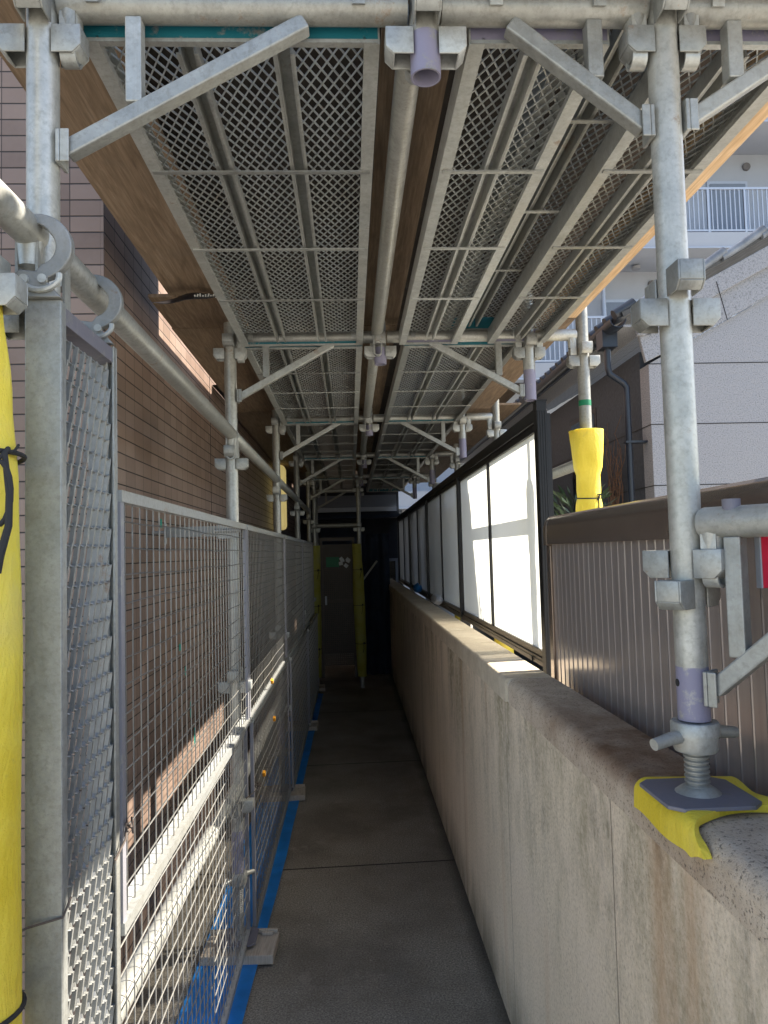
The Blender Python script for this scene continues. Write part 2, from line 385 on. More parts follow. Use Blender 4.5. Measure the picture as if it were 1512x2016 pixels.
    def mesh(s, name, mats, smooth=38):
        me = bpy.data.meshes.new(name); me.from_pydata(s.v, [], s.f); me.update()
        bm = bmesh.new(); bm.from_mesh(me); bmesh.ops.recalc_face_normals(bm, faces=bm.faces); bm.to_mesh(me); bm.free()
        for m in (mats if isinstance(mats, (list, tuple)) else [mats]): me.materials.append(m)
        me.polygons.foreach_set('material_index', s.mi)
        uv = me.uv_layers.new(name='UVMap')
        for p in me.polygons:
            n = p.normal; ax = max(range(3), key=lambda i: abs(n[i]))
            for li in p.loop_indices:
                c = me.vertices[me.loops[li].vertex_index].co
                uv.data[li].uv = (c.y, c.z) if ax == 0 else (c.x, c.z) if ax == 1 else (c.x, c.y)
        if smooth:
            me.polygons.foreach_set('use_smooth', [True]*len(me.polygons)); me.set_sharp_from_angle(angle=R(smooth))
        return me
    def obj(s, name, mats, parent=None, smooth=38, bevel=0, loc=None):
        return put(name, s.mesh(name, mats, smooth), parent, loc, bevel=bevel)

def put(name, me, parent=None, loc=None, rotz=0, bevel=0):
    o = bpy.data.objects.new(name, me); scene.collection.objects.link(o)
    if parent is not None: o.parent = parent
    if loc is not None: o.location = loc
    o.rotation_euler.z = rotz
    if bevel:
        b = o.modifiers.new('bevel', 'BEVEL'); b.width = bevel; b.segments = 2; b.limit_method = 'ANGLE'; b.angle_limit = R(40)
    return o
def tag(o, label, cat, group=None):
    o['label'] = label; o['category'] = cat
    if group: o['group'] = group
    return o
def thing(name, label, cat, loc=(0, 0, 0), group=None, rotz=0):
    o = bpy.data.objects.new(name, None); scene.collection.objects.link(o); o.location = loc; o.rotation_euler.z = rotz
    o.empty_display_size = .1
    return tag(o, label, cat, group)
def structure(o): o['kind'] = 'structure'; return o
def L(o, label): o['label'] = label; return o

# ================================================================== SETTING
Y1, BAY = 1.137, 1.8
ROWS = [Y1+BAY*k for k in range(6)]
XL, XC, XS, XO = -.4616, .138, .742, .965
ZB = 2.381
structure(MB().bb(-60, 60, -40, 120, -.5, -.012).obj('ground', M_GROUND, smooth=0))
structure(MB().bb(-.77, .475, -1.2, 11.2, -.010, 0).obj('path', M_PATH, smooth=0))

# ---- right retaining wall
t = thing('concrete_wall', 'stained waist high concrete wall running along the right side of the passage', 'wall')
def wall_profile(y0, y1, x0, x1, z0, z1, r, n=6, bulge=0):
    poly = [(x1, z0), (x1, z1)]
    for k in range(n+1):
        a = PI/2+PI/2*k/n; poly.append((x0+r+r*math.cos(a), z1-r+r*math.sin(a)))
    poly.append((x0, z0)); return poly
mb = MB()
mb.bb(.475, .612, -.3, 11.2, -.3, 1.04); mb.obj('wall_body', M_WALL, t, smooth=0)
mb = MB()
mb.prism(wall_profile(0, 0, .4745, .615, 1.0405, 1.114, .028), (0, -.3, 0), (1, 0, 0), (0, 0, 1), (0, 1, 0), 2.585)
L(mb.obj('coping', M_COPE, t), 'rounded coping with brown stain and dark pits')
mb = MB(); mb.prism(wall_profile(0, 0, .4765, .613, 1.0405, 1.112, .022), (0, 2.2855, 0), (1, 0, 0), (0, 0, 1), (0, 1, 0), .016)
L(mb.obj('mortar_joint', M_MORTAR, t), 'pale mortar joint across the top')
yy = 2.302; k = 0
while yy < 11.1:
    ln = .62 if k else .9
    mb = MB(); mb.prism(wall_profile(0, 0, .468, .615, 1.0405, 1.113, .014), (0, yy, 0), (1, 0, 0), (0, 0, 1), (0, 1, 0), min(ln, 11.19-yy)-.005)
    mb.obj('coping', M_COPE2, t); yy += ln; k += 1

# ---- tiled building on the left
b = thing('tiled_building', 'brown tiled building wall along the left side behind the mesh', 'building', (-.77, 2.37, 0))
mb = MB(); mb.bb(-.012, 0, 0, 9.2, -.3, 9); L(mb.obj('side_wall', M_TILE, b, smooth=0), 'long tiled side wall facing the passage')
mb = MB(); mb.bb(-6, -.0125, 0, .012, -.3, 9); L(mb.obj('front_wall', M_TILE, b, smooth=0), 'tiled front wall beyond the corner')
mb = MB(); mb.bb(-6, -.013, .0125, 9.2, -.3, 8.98); mb.obj('core', M_DKWALL, b, smooth=0)
# dark expansion joint and tape marks on the wall
MB().bb(.0002, .0018, 1.78, 1.786, 0, 2.7).obj('sealant_joint', M_CORD, b, smooth=0)
for (y, z, h, wd) in ((3.05, 1.655, .035, .02), (3.36, 1.115, .03, .025), (3.47, .995, .04, .03), (3.56, .80, .075, .018), (3.645, .655, .085, .02)):
    MB().bb(.0005, .0022, y-2.37-wd/2, y-2.37+wd/2, z-h/2, z+h/2).obj('tape_mark', M_TEALTAPE, b, smooth=0)

# ---- bronze vertical-slat fence (right)
t = thing('slat_fence', 'glossy bronze aluminium fence of narrow upright boards behind the concrete wall', 'fence', (.66, 0, 0))
mb = MB(); yb = -.1; p = .0455
while yb < 2.40:
    mb.m = 0; mb.prism([(0, 0), (.0025, .0015), (p-.0055, .0015), (p-.003, 0), (p-.003, .02), (0, .02)], (0, yb, .72), (0, 1, 0), (1, 0, 0), (0, 0, 1), .82)
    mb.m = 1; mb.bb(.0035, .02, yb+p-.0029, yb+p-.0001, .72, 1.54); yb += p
mb.obj('board_panel', [M_BRONZE, M_GLINT], t, smooth=20)
cap = [(-.018, 0), (-.018, .055), (-.012, .078), (.004, .092), (.03, .094), (.045, .08), (.05, .055), (.05, 0)]
mb = MB(); mb.prism(cap, (0, -.1, 1.525), (1, 0, 0), (0, 0, 1), (0, 1, 0), 2.50); mb.obj('top_cap', M_BRONZEC, t, smooth=60)
mb = MB(); mb.prism([(x*1.06-.001, z*1.03) for x, z in cap], (0, 2.401, 1.522), (1, 0, 0), (0, 0, 1), (0, 1, 0), .028)
mb.prism([(x*.96, z*.94) for x, z in cap], (0, 2.429, 1.522), (1, 0, 0), (0, 0, 1), (0, 1, 0), .014)
L(mb.obj('cap_end', M_BRONZEC, t, smooth=60), 'rounded end of the cap rail')
MB().bb(-.006, .03, 2.408, 2.45, .6, 1.522).obj('end_post', M_BRONZEC, t, smooth=0, bevel=.003)

# ---- frosted screen
t = thing('frosted_screen', 'black framed screen of frosted white panes standing behind the far part of the wall', 'screen', (.72, 0, 0))
posts = [2.70, 4.74, 6.78, 8.82, 10.86]
mulls = [3.74, 5.76, 7.80, 9.84]
mb = MB(); mb.bb(-.022, .03, 2.72, 10.9, 1.985, 2.035); mb.bb(-.012, .02, 2.72, 10.9, 1.955, 1.984); mb.obj('top_rail', M_BLACK, t, smooth=0, bevel=.003)
mb = MB(); mb.bb(-.02, .028, 2.72, 10.9, 1.075, 1.105); mb.bb(-.024, -.0205, 2.72, 10.9, 1.082, 1.095); mb.bb(-.012, .018, 2.72, 10.9, 1.1055, 1.13); mb.obj('bottom_rail', M_RAILG, t, smooth=0, bevel=.002)
for k, y in enumerate(posts):
    mb = MB()
    if k == 0:
        mb.bb(-.024, .012, y-.03, y+.02, .5, 2.055)
        for q in range(4): mb.bb(-.022+q*.009, -.017+q*.009, y-.0325, y-.0302, .5, 2.02)
        mb.bb(.0122, .026, y-.03, y+.02, .5, 2.01); mb.bb(-.027, .015, y-.033, y+.023, 2.0555, 2.06)
        L(mb.obj('post', M_BLACK, t, smooth=0), 'wide fluted black end post')
    else: mb.bb(-.026, .032, y-.025, y+.025, .4, 1.984); mb.obj('post', M_BLACK, t, smooth=0)
for y in mulls: MB().bb(-.014, .02, y-.014, y+.014, 1.1305, 1.954).obj('mullion', M_BLACK, t, smooth=0)
edges = sorted(posts+mulls)
for a, c in zip(edges, edges[1:]):
    mb = MB(); x0, x1, y0, y1, z0, z1 = -.003, .003, a+.016, c-.016, 1.1305, 1.954
    vs = [(x, y, z) for x in (x0, x1) for y in (y0, y1) for z in (z0, z1)]
    mb.add(vs, []); 
    mb.m = 0; mb.f.append([0, 1, 3, 2]); mb.mi.append(0)
    for f in ([4, 6, 7, 5], [0, 4, 5, 1], [2, 3, 7, 6], [0, 2, 6, 4], [1, 5, 7, 3]): mb.f.append(f); mb.mi.append(1)
    mb.obj('pane', [M_PANE, M_CLEAR], t, smooth=0)
mb = MB(); mb.bb(-.008, -.004, 2.735, 2.758, 1.131, 1.953); mb.obj('reflection_strip', M_WHITEB, t, smooth=0)  # white strip painted in for a light reflection beside the end post
mb = MB(); mb.bb(-.03, -.0245, 2.86, 2.90, 1.08, 1.097); mb.obj('latch', M_BLACK, t, smooth=0)

# ---- neighbouring house (right)
HX, HY = 1.978, 4.7
h = thing('stucco_house', 'single storey grey stucco house with tiled gable roof beyond the bronze fence', 'house', (HX, HY, 0))
sl = .53
def gz(x): return .98+sl*(x-1.9)+2.0      # roof line height at world x on the front
mb = MB(); W = 5.6
mb.prism([(0, -.3), (W, -.3), (W, 2.55+sl*(W/2)*0+.0), (W/2, 2.70+sl*W/2), (0, 2.70)], (0, 0, 0), (1, 0, 0), (0, 0, 1), (0, 1, 0), .15)
mb.obj('front_wall', M_STUC, h, smooth=0)
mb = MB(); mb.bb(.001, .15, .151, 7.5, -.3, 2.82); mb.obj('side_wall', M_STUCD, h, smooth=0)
for z in (2.30, 1.90, 1.50):
    MB().bb(.0, W, -.0018, -.0002, z-.003, z+.003).obj('score_line', M_CORD, h, smooth=0)
    MB().bb(-.0018, -.0002, 0, 7.5, z-.003, z+.003).obj('score_line', M_CORD, h, smooth=0)
MB().bb(.0, W, -.0018, -.0002, 2.697, 2.703).obj('score_line', M_CORD, h, smooth=0)
# corbelled bargeboard bands, each prouder than the one below
mb = MB(); mb.prism([(-.03, 2.705), (.3, 2.865), (2.8, 2.865+sl*2.5), (2.8, 3.02+sl*2.5+.11), (.0, 2.885), (-.07, 2.885)], (0, -.035, 0), (1, 0, 0), (0, 0, 1), (0, 1, 0), .0345)
mb.obj('lower_fascia', M_STUC, h, smooth=0, bevel=.004)
mb = MB(); mb.prism([(-.095, 2.872), (-.05, 2.872), (.0, 2.895), (2.8, 2.895+sl*2.8), (2.8, 3.03+sl*2.8), (-.095, 3.03-.05)], (0, -.08, 0), (1, 0, 0), (0, 0, 1), (0, 1, 0), .0445)
mb.obj('upper_fascia', M_STUC, h, smooth=0, bevel=.004)
for (xa, za, xb, zb) in ((.44, 3.215, .50, 2.96),):
    MB().bar((xa, -.0817, za), (xb, -.0817, zb), .003, .006, (0, 1, 0)).obj('score_line', M_CORD, h, smooth=0)
# roof
mb = MB(); ez = 3.03-.07
nx = 26; ny = 40
def roof(u, v):
    x = -.20+u*3.0; y = -.10+v*7.7
    return (x, y, ez+.055+sl*(x+.2)+.022*abs(math.sin(v*ny*PI))-.02*((u*nx) % 1.0)*.6)
mb.grid(roof, 52, 240, .03)
for k in range(46):
    y = -.05+k*.165
    mb.path([(-.235, y, ez+.05), (-.10, y, ez+.13)], .036, 10)
mb.obj('roof', M_ROOF, h, smooth=50)
mb = MB()
for k in range(11):
    x0 = -.07+k*.27; z0 = ez+.06+sl*(x0+.2)
    mb.path([(x0, -.105, z0-.012), (x0+.14, -.105, z0+sl*.14), (x0+.29, -.105, z0+sl*.29+.022)], [.024, .026, .030], 12)
mb.obj('verge_cap', M_CAPT, h)
mb = MB(); mb.bb(-.18, -.001, -.06, 7.5, 2.93, 2.945); mb.obj('soffit', M_STUC, h, smooth=0)
g = MB()
def gut(u, v):
    a = PI+PI*u; return (-.235+.05*math.cos(a), -.12+v*7.7, 2.965+.05*math.sin(a))
g.grid(gut, 10, 4, .004); g.obj('gutter', M_GUT, h)
mb = MB(); px, py = -.235, .1
mb.bb(-.285, -.185, .04, .16, 2.83, 2.945)
mb.path([(px, py, 2.85), (px, py, 2.70), (px+.01, py, 2.66), (-.135, py, 2.60), (-.115, py, 2.57), (-.115, py, 2.50), (-.115, py, 0)], .0215, 14)
mb.obj('downpipe', M_GUT, h)
for z in (2.2, 1.2): MB().bb(-.145, 0.02, py-.030, py+.030, z-.006, z+.008).obj('pipe_clip', M_GUT, h, smooth=0)
mb = MB(); mb.bb(-.004, -.0004, 1.05, 1.75, 1.7, 2.62); wn = mb.obj('window', M_BLACK, h, smooth=0)
MB().bb(-.006, -.0042, 1.09, 1.71, 1.74, 2.58).obj('pane', M_GLASSD, wn, smooth=0)

# ---- dry vine on the house wall
mb = MB()
for k in range(26):
    y = HY+.62+random.uniform(-.07, .07); x = HX-.03; z = 1.2; pts = []
    top = random.uniform(1.95, 2.5); a = random.uniform(-.05, .05)
    for q in range(12):
        f = q/11; sp = .02+.25*max(0, f-.55)**1.5*4
        pts.append((x+random.uniform(-.02, .012), y+a*f*2+math.sin(q*1.3+k)*.025+random.uniform(-1, 1)*sp*.25+a*sp*6*.5, z+(top-z)*f))
    mb.path(pts, [.006*(1-.7*q/11) for q in range(12)], 5)
tag(mb.obj('climbing_vine', M_VINE), 'bare dry brown vine climbing the dark side wall of the stucco house', 'vine')
# ---- shrub behind the screen
t = thing('leafy_shrub', 'dark narrow leaved shrub between the black screen post and yellow sleeve', 'shrub', (1.35, 4.3, 0))
mb = MB()
for k in range(420):
    a = random.uniform(0, 2*PI); r = .20*math.sqrt(random.random()); z = random.uniform(1.0, 1.83); r *= 1.1-.35*(z-1)
    c = Vector((r*math.cos(a), r*math.sin(a), z)); d = Vector((math.cos(a)*.7, math.sin(a)*.7, random.uniform(.3, 1.1))).normalized(); l = random.uniform(.06, .13)
    sd = d.cross(Vector((random.uniform(-1, 1), random.uniform(-1, 1), .3))).normalized()*.008
    mb.add([c-sd*.4, c+d*l*.5-sd, c+d*l, c+d*l*.5+sd], [(0, 1, 2, 3)])
mb.obj('foliage', M_LEAF, t, smooth=0)
mb = MB()
for k in range(6): mb.path([(random.uniform(-.03, .03), random.uniform(-.03, .03), -.02), (random.uniform(-.1, .1), random.uniform(-.1, .1), .8), (random.uniform(-.18, .18), random.uniform(-.18, .18), 1.6)], [.012, .009, .004], 6)
mb.obj('stem', M_VINE, t)

# ---- apartment block
AY = 17.2
a = thing('apartment_block', 'white apartment block with railed balcony corridors behind the house', 'building', (0, AY, 0))
X0, X1 = -6.0, 22.0
MB().bb(X0, X1, 1.5, 5, 2.46, 15.5).obj('facade', M_APT, a, smooth=0)
MB().bb(X0, X1, 3.6, 5, -.3, 2.455).obj('ground_floor_wall', M_DKWALL, a, smooth=0)
floors = [2.52, 5.52, 8.68, 11.84]
for k, z in enumerate(floors):
    MB().bb(X0, X1, 0, 1.499, z, z+.40).obj('balcony_slab', M_APT, a, smooth=0)
    MB().bb(X0, X1, -.03, -.001, z, z+.03).obj('drip_edge', M_ALU, a, smooth=0)
    if k == 0: continue
    mb = MB(); zb, zt = z+.47, z+1.52
    mb.bb(X0, X1, .0, .06, zt-.05, zt); mb.bb(X0, X1, .01, .05, zb-.04, zb)
    for q in range(int((X1-0)/.115)):
        mb.bb(.6+q*.115, .625+q*.115, .018, .042, zb, zt-.05)
    for q in range(26): mb.bb(.6+q*.92, .65+q*.92, .005, .055, z+.40, zt-.05)
    mb.obj('railing', M_ALU, a, smooth=0)
    for dx in (7.25, 10.2, 13.4, 3.6):
        d = MB().bb(dx-.55, dx+.55, 1.46, 1.499, z+.40, z+2.42).obj('door', M_ALU, a, smooth=0)
        MB().bb(dx-.48, dx+.48, 1.44, 1.459, z+.45, z+2.34).obj('door_leaf', M_DOOR, d, smooth=0)
    for vx in (8.05, 10.75, 5.0):
        MB().path([(vx, 1.499, z+2.82), (vx, 1.44, z+2.82)], [.11, .10], 20).obj('vent', M_VENT, a)
    MB().lathe([(.02, 0), (.11, 0), (.11, .07), (.02, .09)], (7.45, 1.0, z+3.16-.12), 18).obj('ceiling_lamp', M_APTD, a)
MB().tube((6.65, 1.2, 0), (6.65, 1.2, 15), .055, 14).obj('rain_pipe', M_ALU, a)
for x in (1.5, 6.0, 11.0): MB().bb(x-.25, x+.25, .4, .9, -.3, 2.519).obj('pillar', M_APTD, a, smooth=0)

# ---- dark building at the far end of the passage
t = thing('end_building', 'dark navy shed front closing the far end of the passage', 'building', (.1, 11.4, 0))
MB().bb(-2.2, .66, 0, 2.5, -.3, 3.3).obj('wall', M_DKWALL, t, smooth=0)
MB().bb(-.62, .62, -.05, -.001, 2.22, 2.40).obj('fascia_board', M_DOOR, t, smooth=0)
MB().bb(-.62, .62, -.07, -.001, 2.15, 2.215).obj('fascia_trim', M_ALU, t, smooth=0)
MB().bb(-2.2, .66, -.30, -.001, 2.04, 2.09).obj('canopy', M_NAVY, t, smooth=0)
f = MB().bb(.12, .62, -.03, -.001, 1.0, 1.42).obj('window', M_DOOR, t, smooth=0)
MB().bb(.16, .58, -.04, -.031, 1.04, 1.38).obj('pane', M_GLASSD, f, smooth=0)
MB().bb(-.55, .0, -.03, -.001, 1.5, 1.9).obj('shutter', M_NAVY, t, smooth=0)

# ================================================================== SCAFFOLD
RP = .0243
# --- shared meshes
def pocket_mesh():
    mb = MB(); th = .0032; hw = .0195; hgt = .044; d0, d1, d2 = .020, .064, .052
    for sg in (-1, 1):
        mb.prism([(d0, 0), (d1, 0), (d1, -hgt*.72), (d2, -hgt), (d0, -hgt)], (0, sg*hw-th/2, 0), (1, 0, 0), (0, 0, 1), (0, 1, 0), th)
    mb.bb(d1-th, d1, -hw+th/2, hw-th/2, -hgt*.72, 0)
    mb.bar((d1-.0017, 0, -hgt*.72), (d2-.0017, 0, -hgt), 2*hw-th, th, (1, 0, 0))
    mb.bb(d0+.001, d1-.001, -hw+th/2, hw-th/2, -.003, -.0005)
    me = mb.mesh('wedge_pocket', M_GALV, 0)
    bm = bmesh.new(); bm.from_mesh(me)
    bmesh.ops.bevel(bm, geom=[e for e in bm.edges], offset=.0011, segments=2, affect='EDGES', profile=.5)
    for f in bm.faces: f.smooth = True
    bm.to_mesh(me); bm.free(); me.set_sharp_from_angle(angle=R(50)); return me
ME_POCKET = pocket_mesh()
def pockets(parent, z, dirs='xy', x=0, y=0):
    for k in range(4):
        ax = 'x' if k % 2 == 0 else 'y'
        if ax not in dirs: continue
        put('wedge_pocket', ME_POCKET, parent, (x, y, z-(.046 if ax == 'x' else 0)), k*PI/2)
def wedge_mesh():   # U-shaped tongue that hangs below a pocket, depth along x
    mb = MB(); n = 10; ro, ri = .0165, .0125; o = []; i_ = []
    for k in range(n+1):
        an = PI+PI*k/n; o.append((ro*math.cos(an), ro*math.sin(an))); i_.append((ri*math.cos(an), ri*math.sin(an)))
    poly = [(-ro, .075)]+o+[(ro, .075), (ri, .075)]+i_[::-1]+[(-ri, .075)]
    mb.prism(poly, (-.012, 0, 0), (0, 1, 0), (0, 0, 1), (1, 0, 0), .024)
    return mb.mesh('wedge', M_GALV, 50)
ME_WEDGE = wedge_mesh()
def rod_profile(z0, z1, r0=.0158, r1=.0188, pitch=.0075):
    pr = []; z = z0
    while z < z1-pitch: pr += [(r0, z), (r1, z+pitch*.25), (r1, z+pitch*.55), (r0, z+pitch*.85)]; z += pitch
    pr.append((r0, z1)); return pr
def jack(parent, zp, zn, yaw=0, plate=.07):
    j = MB().lathe(rod_profile(zp+.005, zn), (0, 0, 0), 24).obj('jack_screw', M_GALV, parent)
    c = .018; P = plate
    MB().prism([(-P, -P+c), (-P+c, -P), (P-c, -P), (P, -P+c), (P, P-c), (P-c, P), (-P+c, P), (-P, P-c)], (0, 0, zp), (1, 0, 0), (0, 1, 0), (0, 0, 1), .006).obj('base_plate', M_PURPG, j, smooth=20, bevel=.0012)
    n = MB(); n.lathe([(.031, zn-.012), (.033, zn-.008), (.033, zn+.012), (.036, zn+.0125), (.036, zn+.03), (.034, zn+.033), (.026, zn+.033)], (0, 0, 0), 28)
    hd = Vector((math.cos(yaw), math.sin(yaw), .0))
    n.path([hd*-.082+Vector((0, 0, zn+.006)), hd*-.05+Vector((0, 0, zn+.011)), Vector((0, 0, zn+.012)), hd*.05+Vector((0, 0, zn+.011)), hd*.082+Vector((0, 0, zn+.006))], [.009, .010, .010, .010, .009], 14)
    n.lathe([(.017, zp+.006), (.034, zp+.0062), (.028, zp+.011), (.020, zp+.016)], (0, 0, 0), 20)
    n.obj('handle_nut', M_GALV, j)
    return j
M_PURPG = galv("grey_lavender_paint", (.26, .26, .27), .4, .55, paint=(.17, .165, .20))

def standard(label, x, y, z0, z1, zs, name='scaffold_standard', purple=None, group='scaffold standards', cat='scaffold pole', dirs='xy'):
    t = thing(name, label, cat, (x, y, 0), group)
    mb = MB()
    if purple:
        mb.m = 0; mb.hollow((0, 0, purple), (0, 0, z1), RP, RP-.003, 24); mb.m = 1; mb.hollow((0, 0, z0), (0, 0, purple), RP, RP-.003, 24)
    else: mb.hollow((0, 0, z0), (0, 0, z1), RP, RP-.003, 24)
    mb.obj('pole', [M_PIPE, M_PURP], t)
    for z in zs: pockets(t, z, dirs)
    return t
LAB = ['second from the camera, its head hooked by the leaning steel plank', 'left scaffold pole rising behind the joint of the first and second mesh panels',
       'left scaffold pole just before the glowing yellow lamp', 'left scaffold pole just beyond the glowing yellow lamp',
       'left scaffold pole standing at the green door end of the passage', 'hindmost left scaffold pole in the dark beyond the door']
LAB[0] = 'left scaffold pole at the mouth of the passage, behind the upright mesh plank'
ZS = [.62, 1.075, 1.53, 1.945, 2.345]
for k, y in enumerate(ROWS):
    t = standard(LAB[k], XL, y, .30, 3.0, [.62, 1.075, 1.945, 2.385] if k else [2.385], purple=.46)
    if k == 0: put('wedge_pocket', ME_POCKET, t, (-.006, -.004, 1.90), PI)
    jack(t, .055, .27, yaw=.9)
standard('left scaffold pole closest to the camera, wrapped by a yellow sleeve at the frame edge', -.503, 1.01, .0, 3.0, [1.945])
# outer right poles
LO = [None, 'outer right scaffold pole wearing the sunlit yellow foam sleeve', 'outer right scaffold pole seen past the screen top, second one back',
      'outer right scaffold pole seen past the screen top, third one back', 'outer right scaffold pole seen past the screen top, fourth one back']
for k in (1, 2, 3, 4):
    t = standard(LO[k], XO, ROWS[k], .0, 2.62, [2.335] if k == 1 else [1.88, 2.335])
    if k == 1:
        mb = MB(); mb.path([(0, 0, 2.085), (0, 0, 2.108)], RP+.0006, 20, False); L(mb.obj('paint_mark', M_GREEN2 if 'M_GREEN2' in globals() else M_GREEN, t), 'green paint stripe')
    mb = MB()
# near right pole on the wall
t = standard('near right scaffold pole standing on a screw jack on the concrete wall', .525, Y1, 1.243, 3.0, [1.945, 2.39], purple=1.325)
for k in range(4): put('wedge_pocket', ME_POCKET, t, (0, 0, 1.505-(.046 if k % 2 else 0)), k*PI/2-R(52))
jack(t, 1.127, 1.208, yaw=.35, plate=.071)
for sg, z in ((-1, 1.30),): MB().path([(sg*(RP-.001), 0, z), (sg*(RP+.0006), 0, z)], .006, 12).obj('pin_hole', M_CORD, t)
# stub poles hanging from the brackets
LS = ['short lavender stub pole hanging from the front beam, open end down', 'short stub pole at the middle of the second beam', 'short stub pole at the middle of the third beam',
      'short stub pole at the middle of the fourth beam', 'short stub pole at the middle of the fifth beam', 'short stub pole at the middle of the hindmost beam']
for k, y in enumerate(ROWS):
    t = standard(LS[k], XC, y, 2.268, 2.56, [2.385], name='stub_pole', purple=2.335, group='stub poles under the beams', cat='stub pole')
LR = [None, 'lavender ended stub pole hanging above the black end post of the screen', 'lavender ended stub pole on the right, third beam', 'lavender ended stub pole on the right, fourth beam', 'lavender ended stub pole on the right, fifth beam']
for k in (1, 2, 3, 4):
    standard(LR[k], XS, ROWS[k], 2.112, 2.56, [2.372], name='stub_pole', purple=2.235, group='stub poles under the beams', cat='stub pole')

# --- brackets
def bracket(label, x, dr, y, z, length, reach, strut, drop, group='knee braced scaffold brackets'):
    t = thing('scaffold_bracket', label, 'bracket', (x, y, z), group)
    s = dr
    mb = MB(); mb.path([(s*.026, 0, 0), (s*.032, 0, 0), (s*length, 0, 0)], [.021, .0241, .0241], 20); mb.path([(s*.043, 0, -.055), (s*.043, 0, -.03), (s*.043, 0, 0)], [.016, .0175, .021], 16)
    mb.obj('beam', M_PIPE, t)
    put('wedge', ME_WEDGE, t, (s*.043, 0, -.082), 0)
    mb = MB(); p0 = Vector((s*.036, 0, -drop)); p1 = Vector((s*reach, 0, -.026))
    mb.bar(p0, p1, .026, .026, (0, 1, 0)); mb.obj('brace', M_GALV, t, smooth=0, bevel=.003)
    mb = MB(); mb.bb(s*.0255, s*.032, -.02, .02, -drop-.024, -drop+.028); mb.bb(s*.0322, s*.046, -.02, -.0165, -drop-.024, -drop+.028); mb.obj('foot_plate', M_GALV, t, smooth=0, bevel=.003)
    zb = -drop+(p1.z-p0.z)*(strut-.036)/(reach-.036)+.016
    mb = MB(); mb.bb(s*strut-.0125, s*strut+.0125, -.0125, .0125, zb, -.022); mb.obj('strut', M_GALV, t, smooth=0, bevel=.002)
    return t
nth = ['front', 'second', 'third', 'fourth', 'fifth', 'hindmost']
for k, y in enumerate(ROWS):
    bracket('left knee braced bracket carrying the %s beam overhead' % nth[k], XL, 1, y, ZB, .572, .41, .142, .235)
    if k == 0: continue
    if k < 5: bracket('right knee braced bracket carrying the %s beam overhead' % nth[k], XS, -1, y, ZB, .576, .40, .125, .232)
bracket('short knee braced bracket between the front stub pole and the near right pole', .525, -1, Y1, ZB, .36, .25, .114, .195)
bracket('short knee braced bracket at the top right corner, outside the near right pole', .525, 1, Y1, ZB, .46, .28, .116, .185)
lb_ = bracket('low bracket on the near right pole, its pipe running out of the frame', .525, 1, Y1, 1.545, .62, .29, .076, .252)
lb_.rotation_euler.z = R(-52)
MB().tube((.075, -.004, .012), (.075, -.004, .034), .013, 18).obj('plug', M_PURPG, lb_)
# outriggers from right stubs to outer poles
for k in (1, 2, 3, 4):
    t = thing('outrigger_pipe', 'short pipe joining the right stub pole to the outer pole at the %s beam' % nth[k], 'pipe', (XS, ROWS[k], ZB-.002), 'outrigger pipes')
    mb = MB(); d = XO-XS
    mb.path([(.026, 0, 0), (.032, 0, 0), (d-.032, 0, 0), (d-.026, 0, 0)], [.021, .0241, .0241, .021], 18)
    for q in (.043, d-.043): mb.path([(q, 0, -.055), (q, 0, -.03), (q, 0, 0)], [.016, .0175, .021], 16)
    mb.obj('pipe', M_PIPE, t); put('wedge', ME_WEDGE, t, (d-.043, 0, -.08)); put('wedge', ME_WEDGE, t, (.043, 0, -.08))

# --- ledgers (left handrail, low rail, centre runner, outer rail)
def ledger(label, x, y0, y1, z, zw, group, x1=None, z1=None):
    x1 = x if x1 is None else x1; z1 = z if z1 is None else z1
    t = thing('ledger_pipe', label, 'pipe', (x, y0, z), group)
    dx, dz, d = x1-x, z1-z, y1-y0
    def P(s, o=0): return (dx*s/d, s, dz*s/d+o)
    mb = MB(); mb.path([P(.026), P(.032), P(d-.032), P(d-.026)], [.021, .0241, .0241, .021], 20)
    for q in (.043, d-.043): mb.path([P(q, -.052), P(q, -.03), P(q)], [.016, .0175, .021], 16)
    mb.obj('pipe', M_PIPE, t)
    for s in (.043, d-.043): put('wedge', ME_WEDGE, t, (dx*s/d, s, dz*s/d-.085), PI/2)
    return t
for k in range(4):
    ledger('left hand rail pipe, %s' % ['long near span held by the two hooks', 'span beyond the first mesh joint', 'span in front of the yellow lamp', 'last span before the green signed door'][k], XL+.004, ROWS[k], ROWS[k+1], 1.992 if k else 1.998, 0, 'left hand rail pipes', z1=1.992)
ledger('thick rail pipe entering at the left frame edge above the yellow sleeve', -.53, -.35, Y1, 2.05, 0, 'left hand rail pipes', x1=XL, z1=1.998)
for k in range(4):
    ledger('low rail pipe behind the mesh, %s' % ['sunlit near the camera', 'second span back', 'third span back', 'fourth span back'][k], XL-.045 if k == 0 else XL, ROWS[k], ROWS[k+1], .60 if k == 0 else .62, 0, 'low rail pipes', x1=XL, z1=.62)
for k in range(5):
    ledger('roof runner pipe in the centre gap between %s and %s beams' % (nth[k], nth[k+1]), XC-.012, ROWS[k], ROWS[k+1], ZB+.012, 0, 'centre roof runners')
for k in (1, 2, 3):
    ledger('outer rail pipe behind the frosted screen, %s span' % ['near', 'middle', 'far'][k-1], XO, ROWS[k], ROWS[k+1], 1.862, 0, 'outer rails')

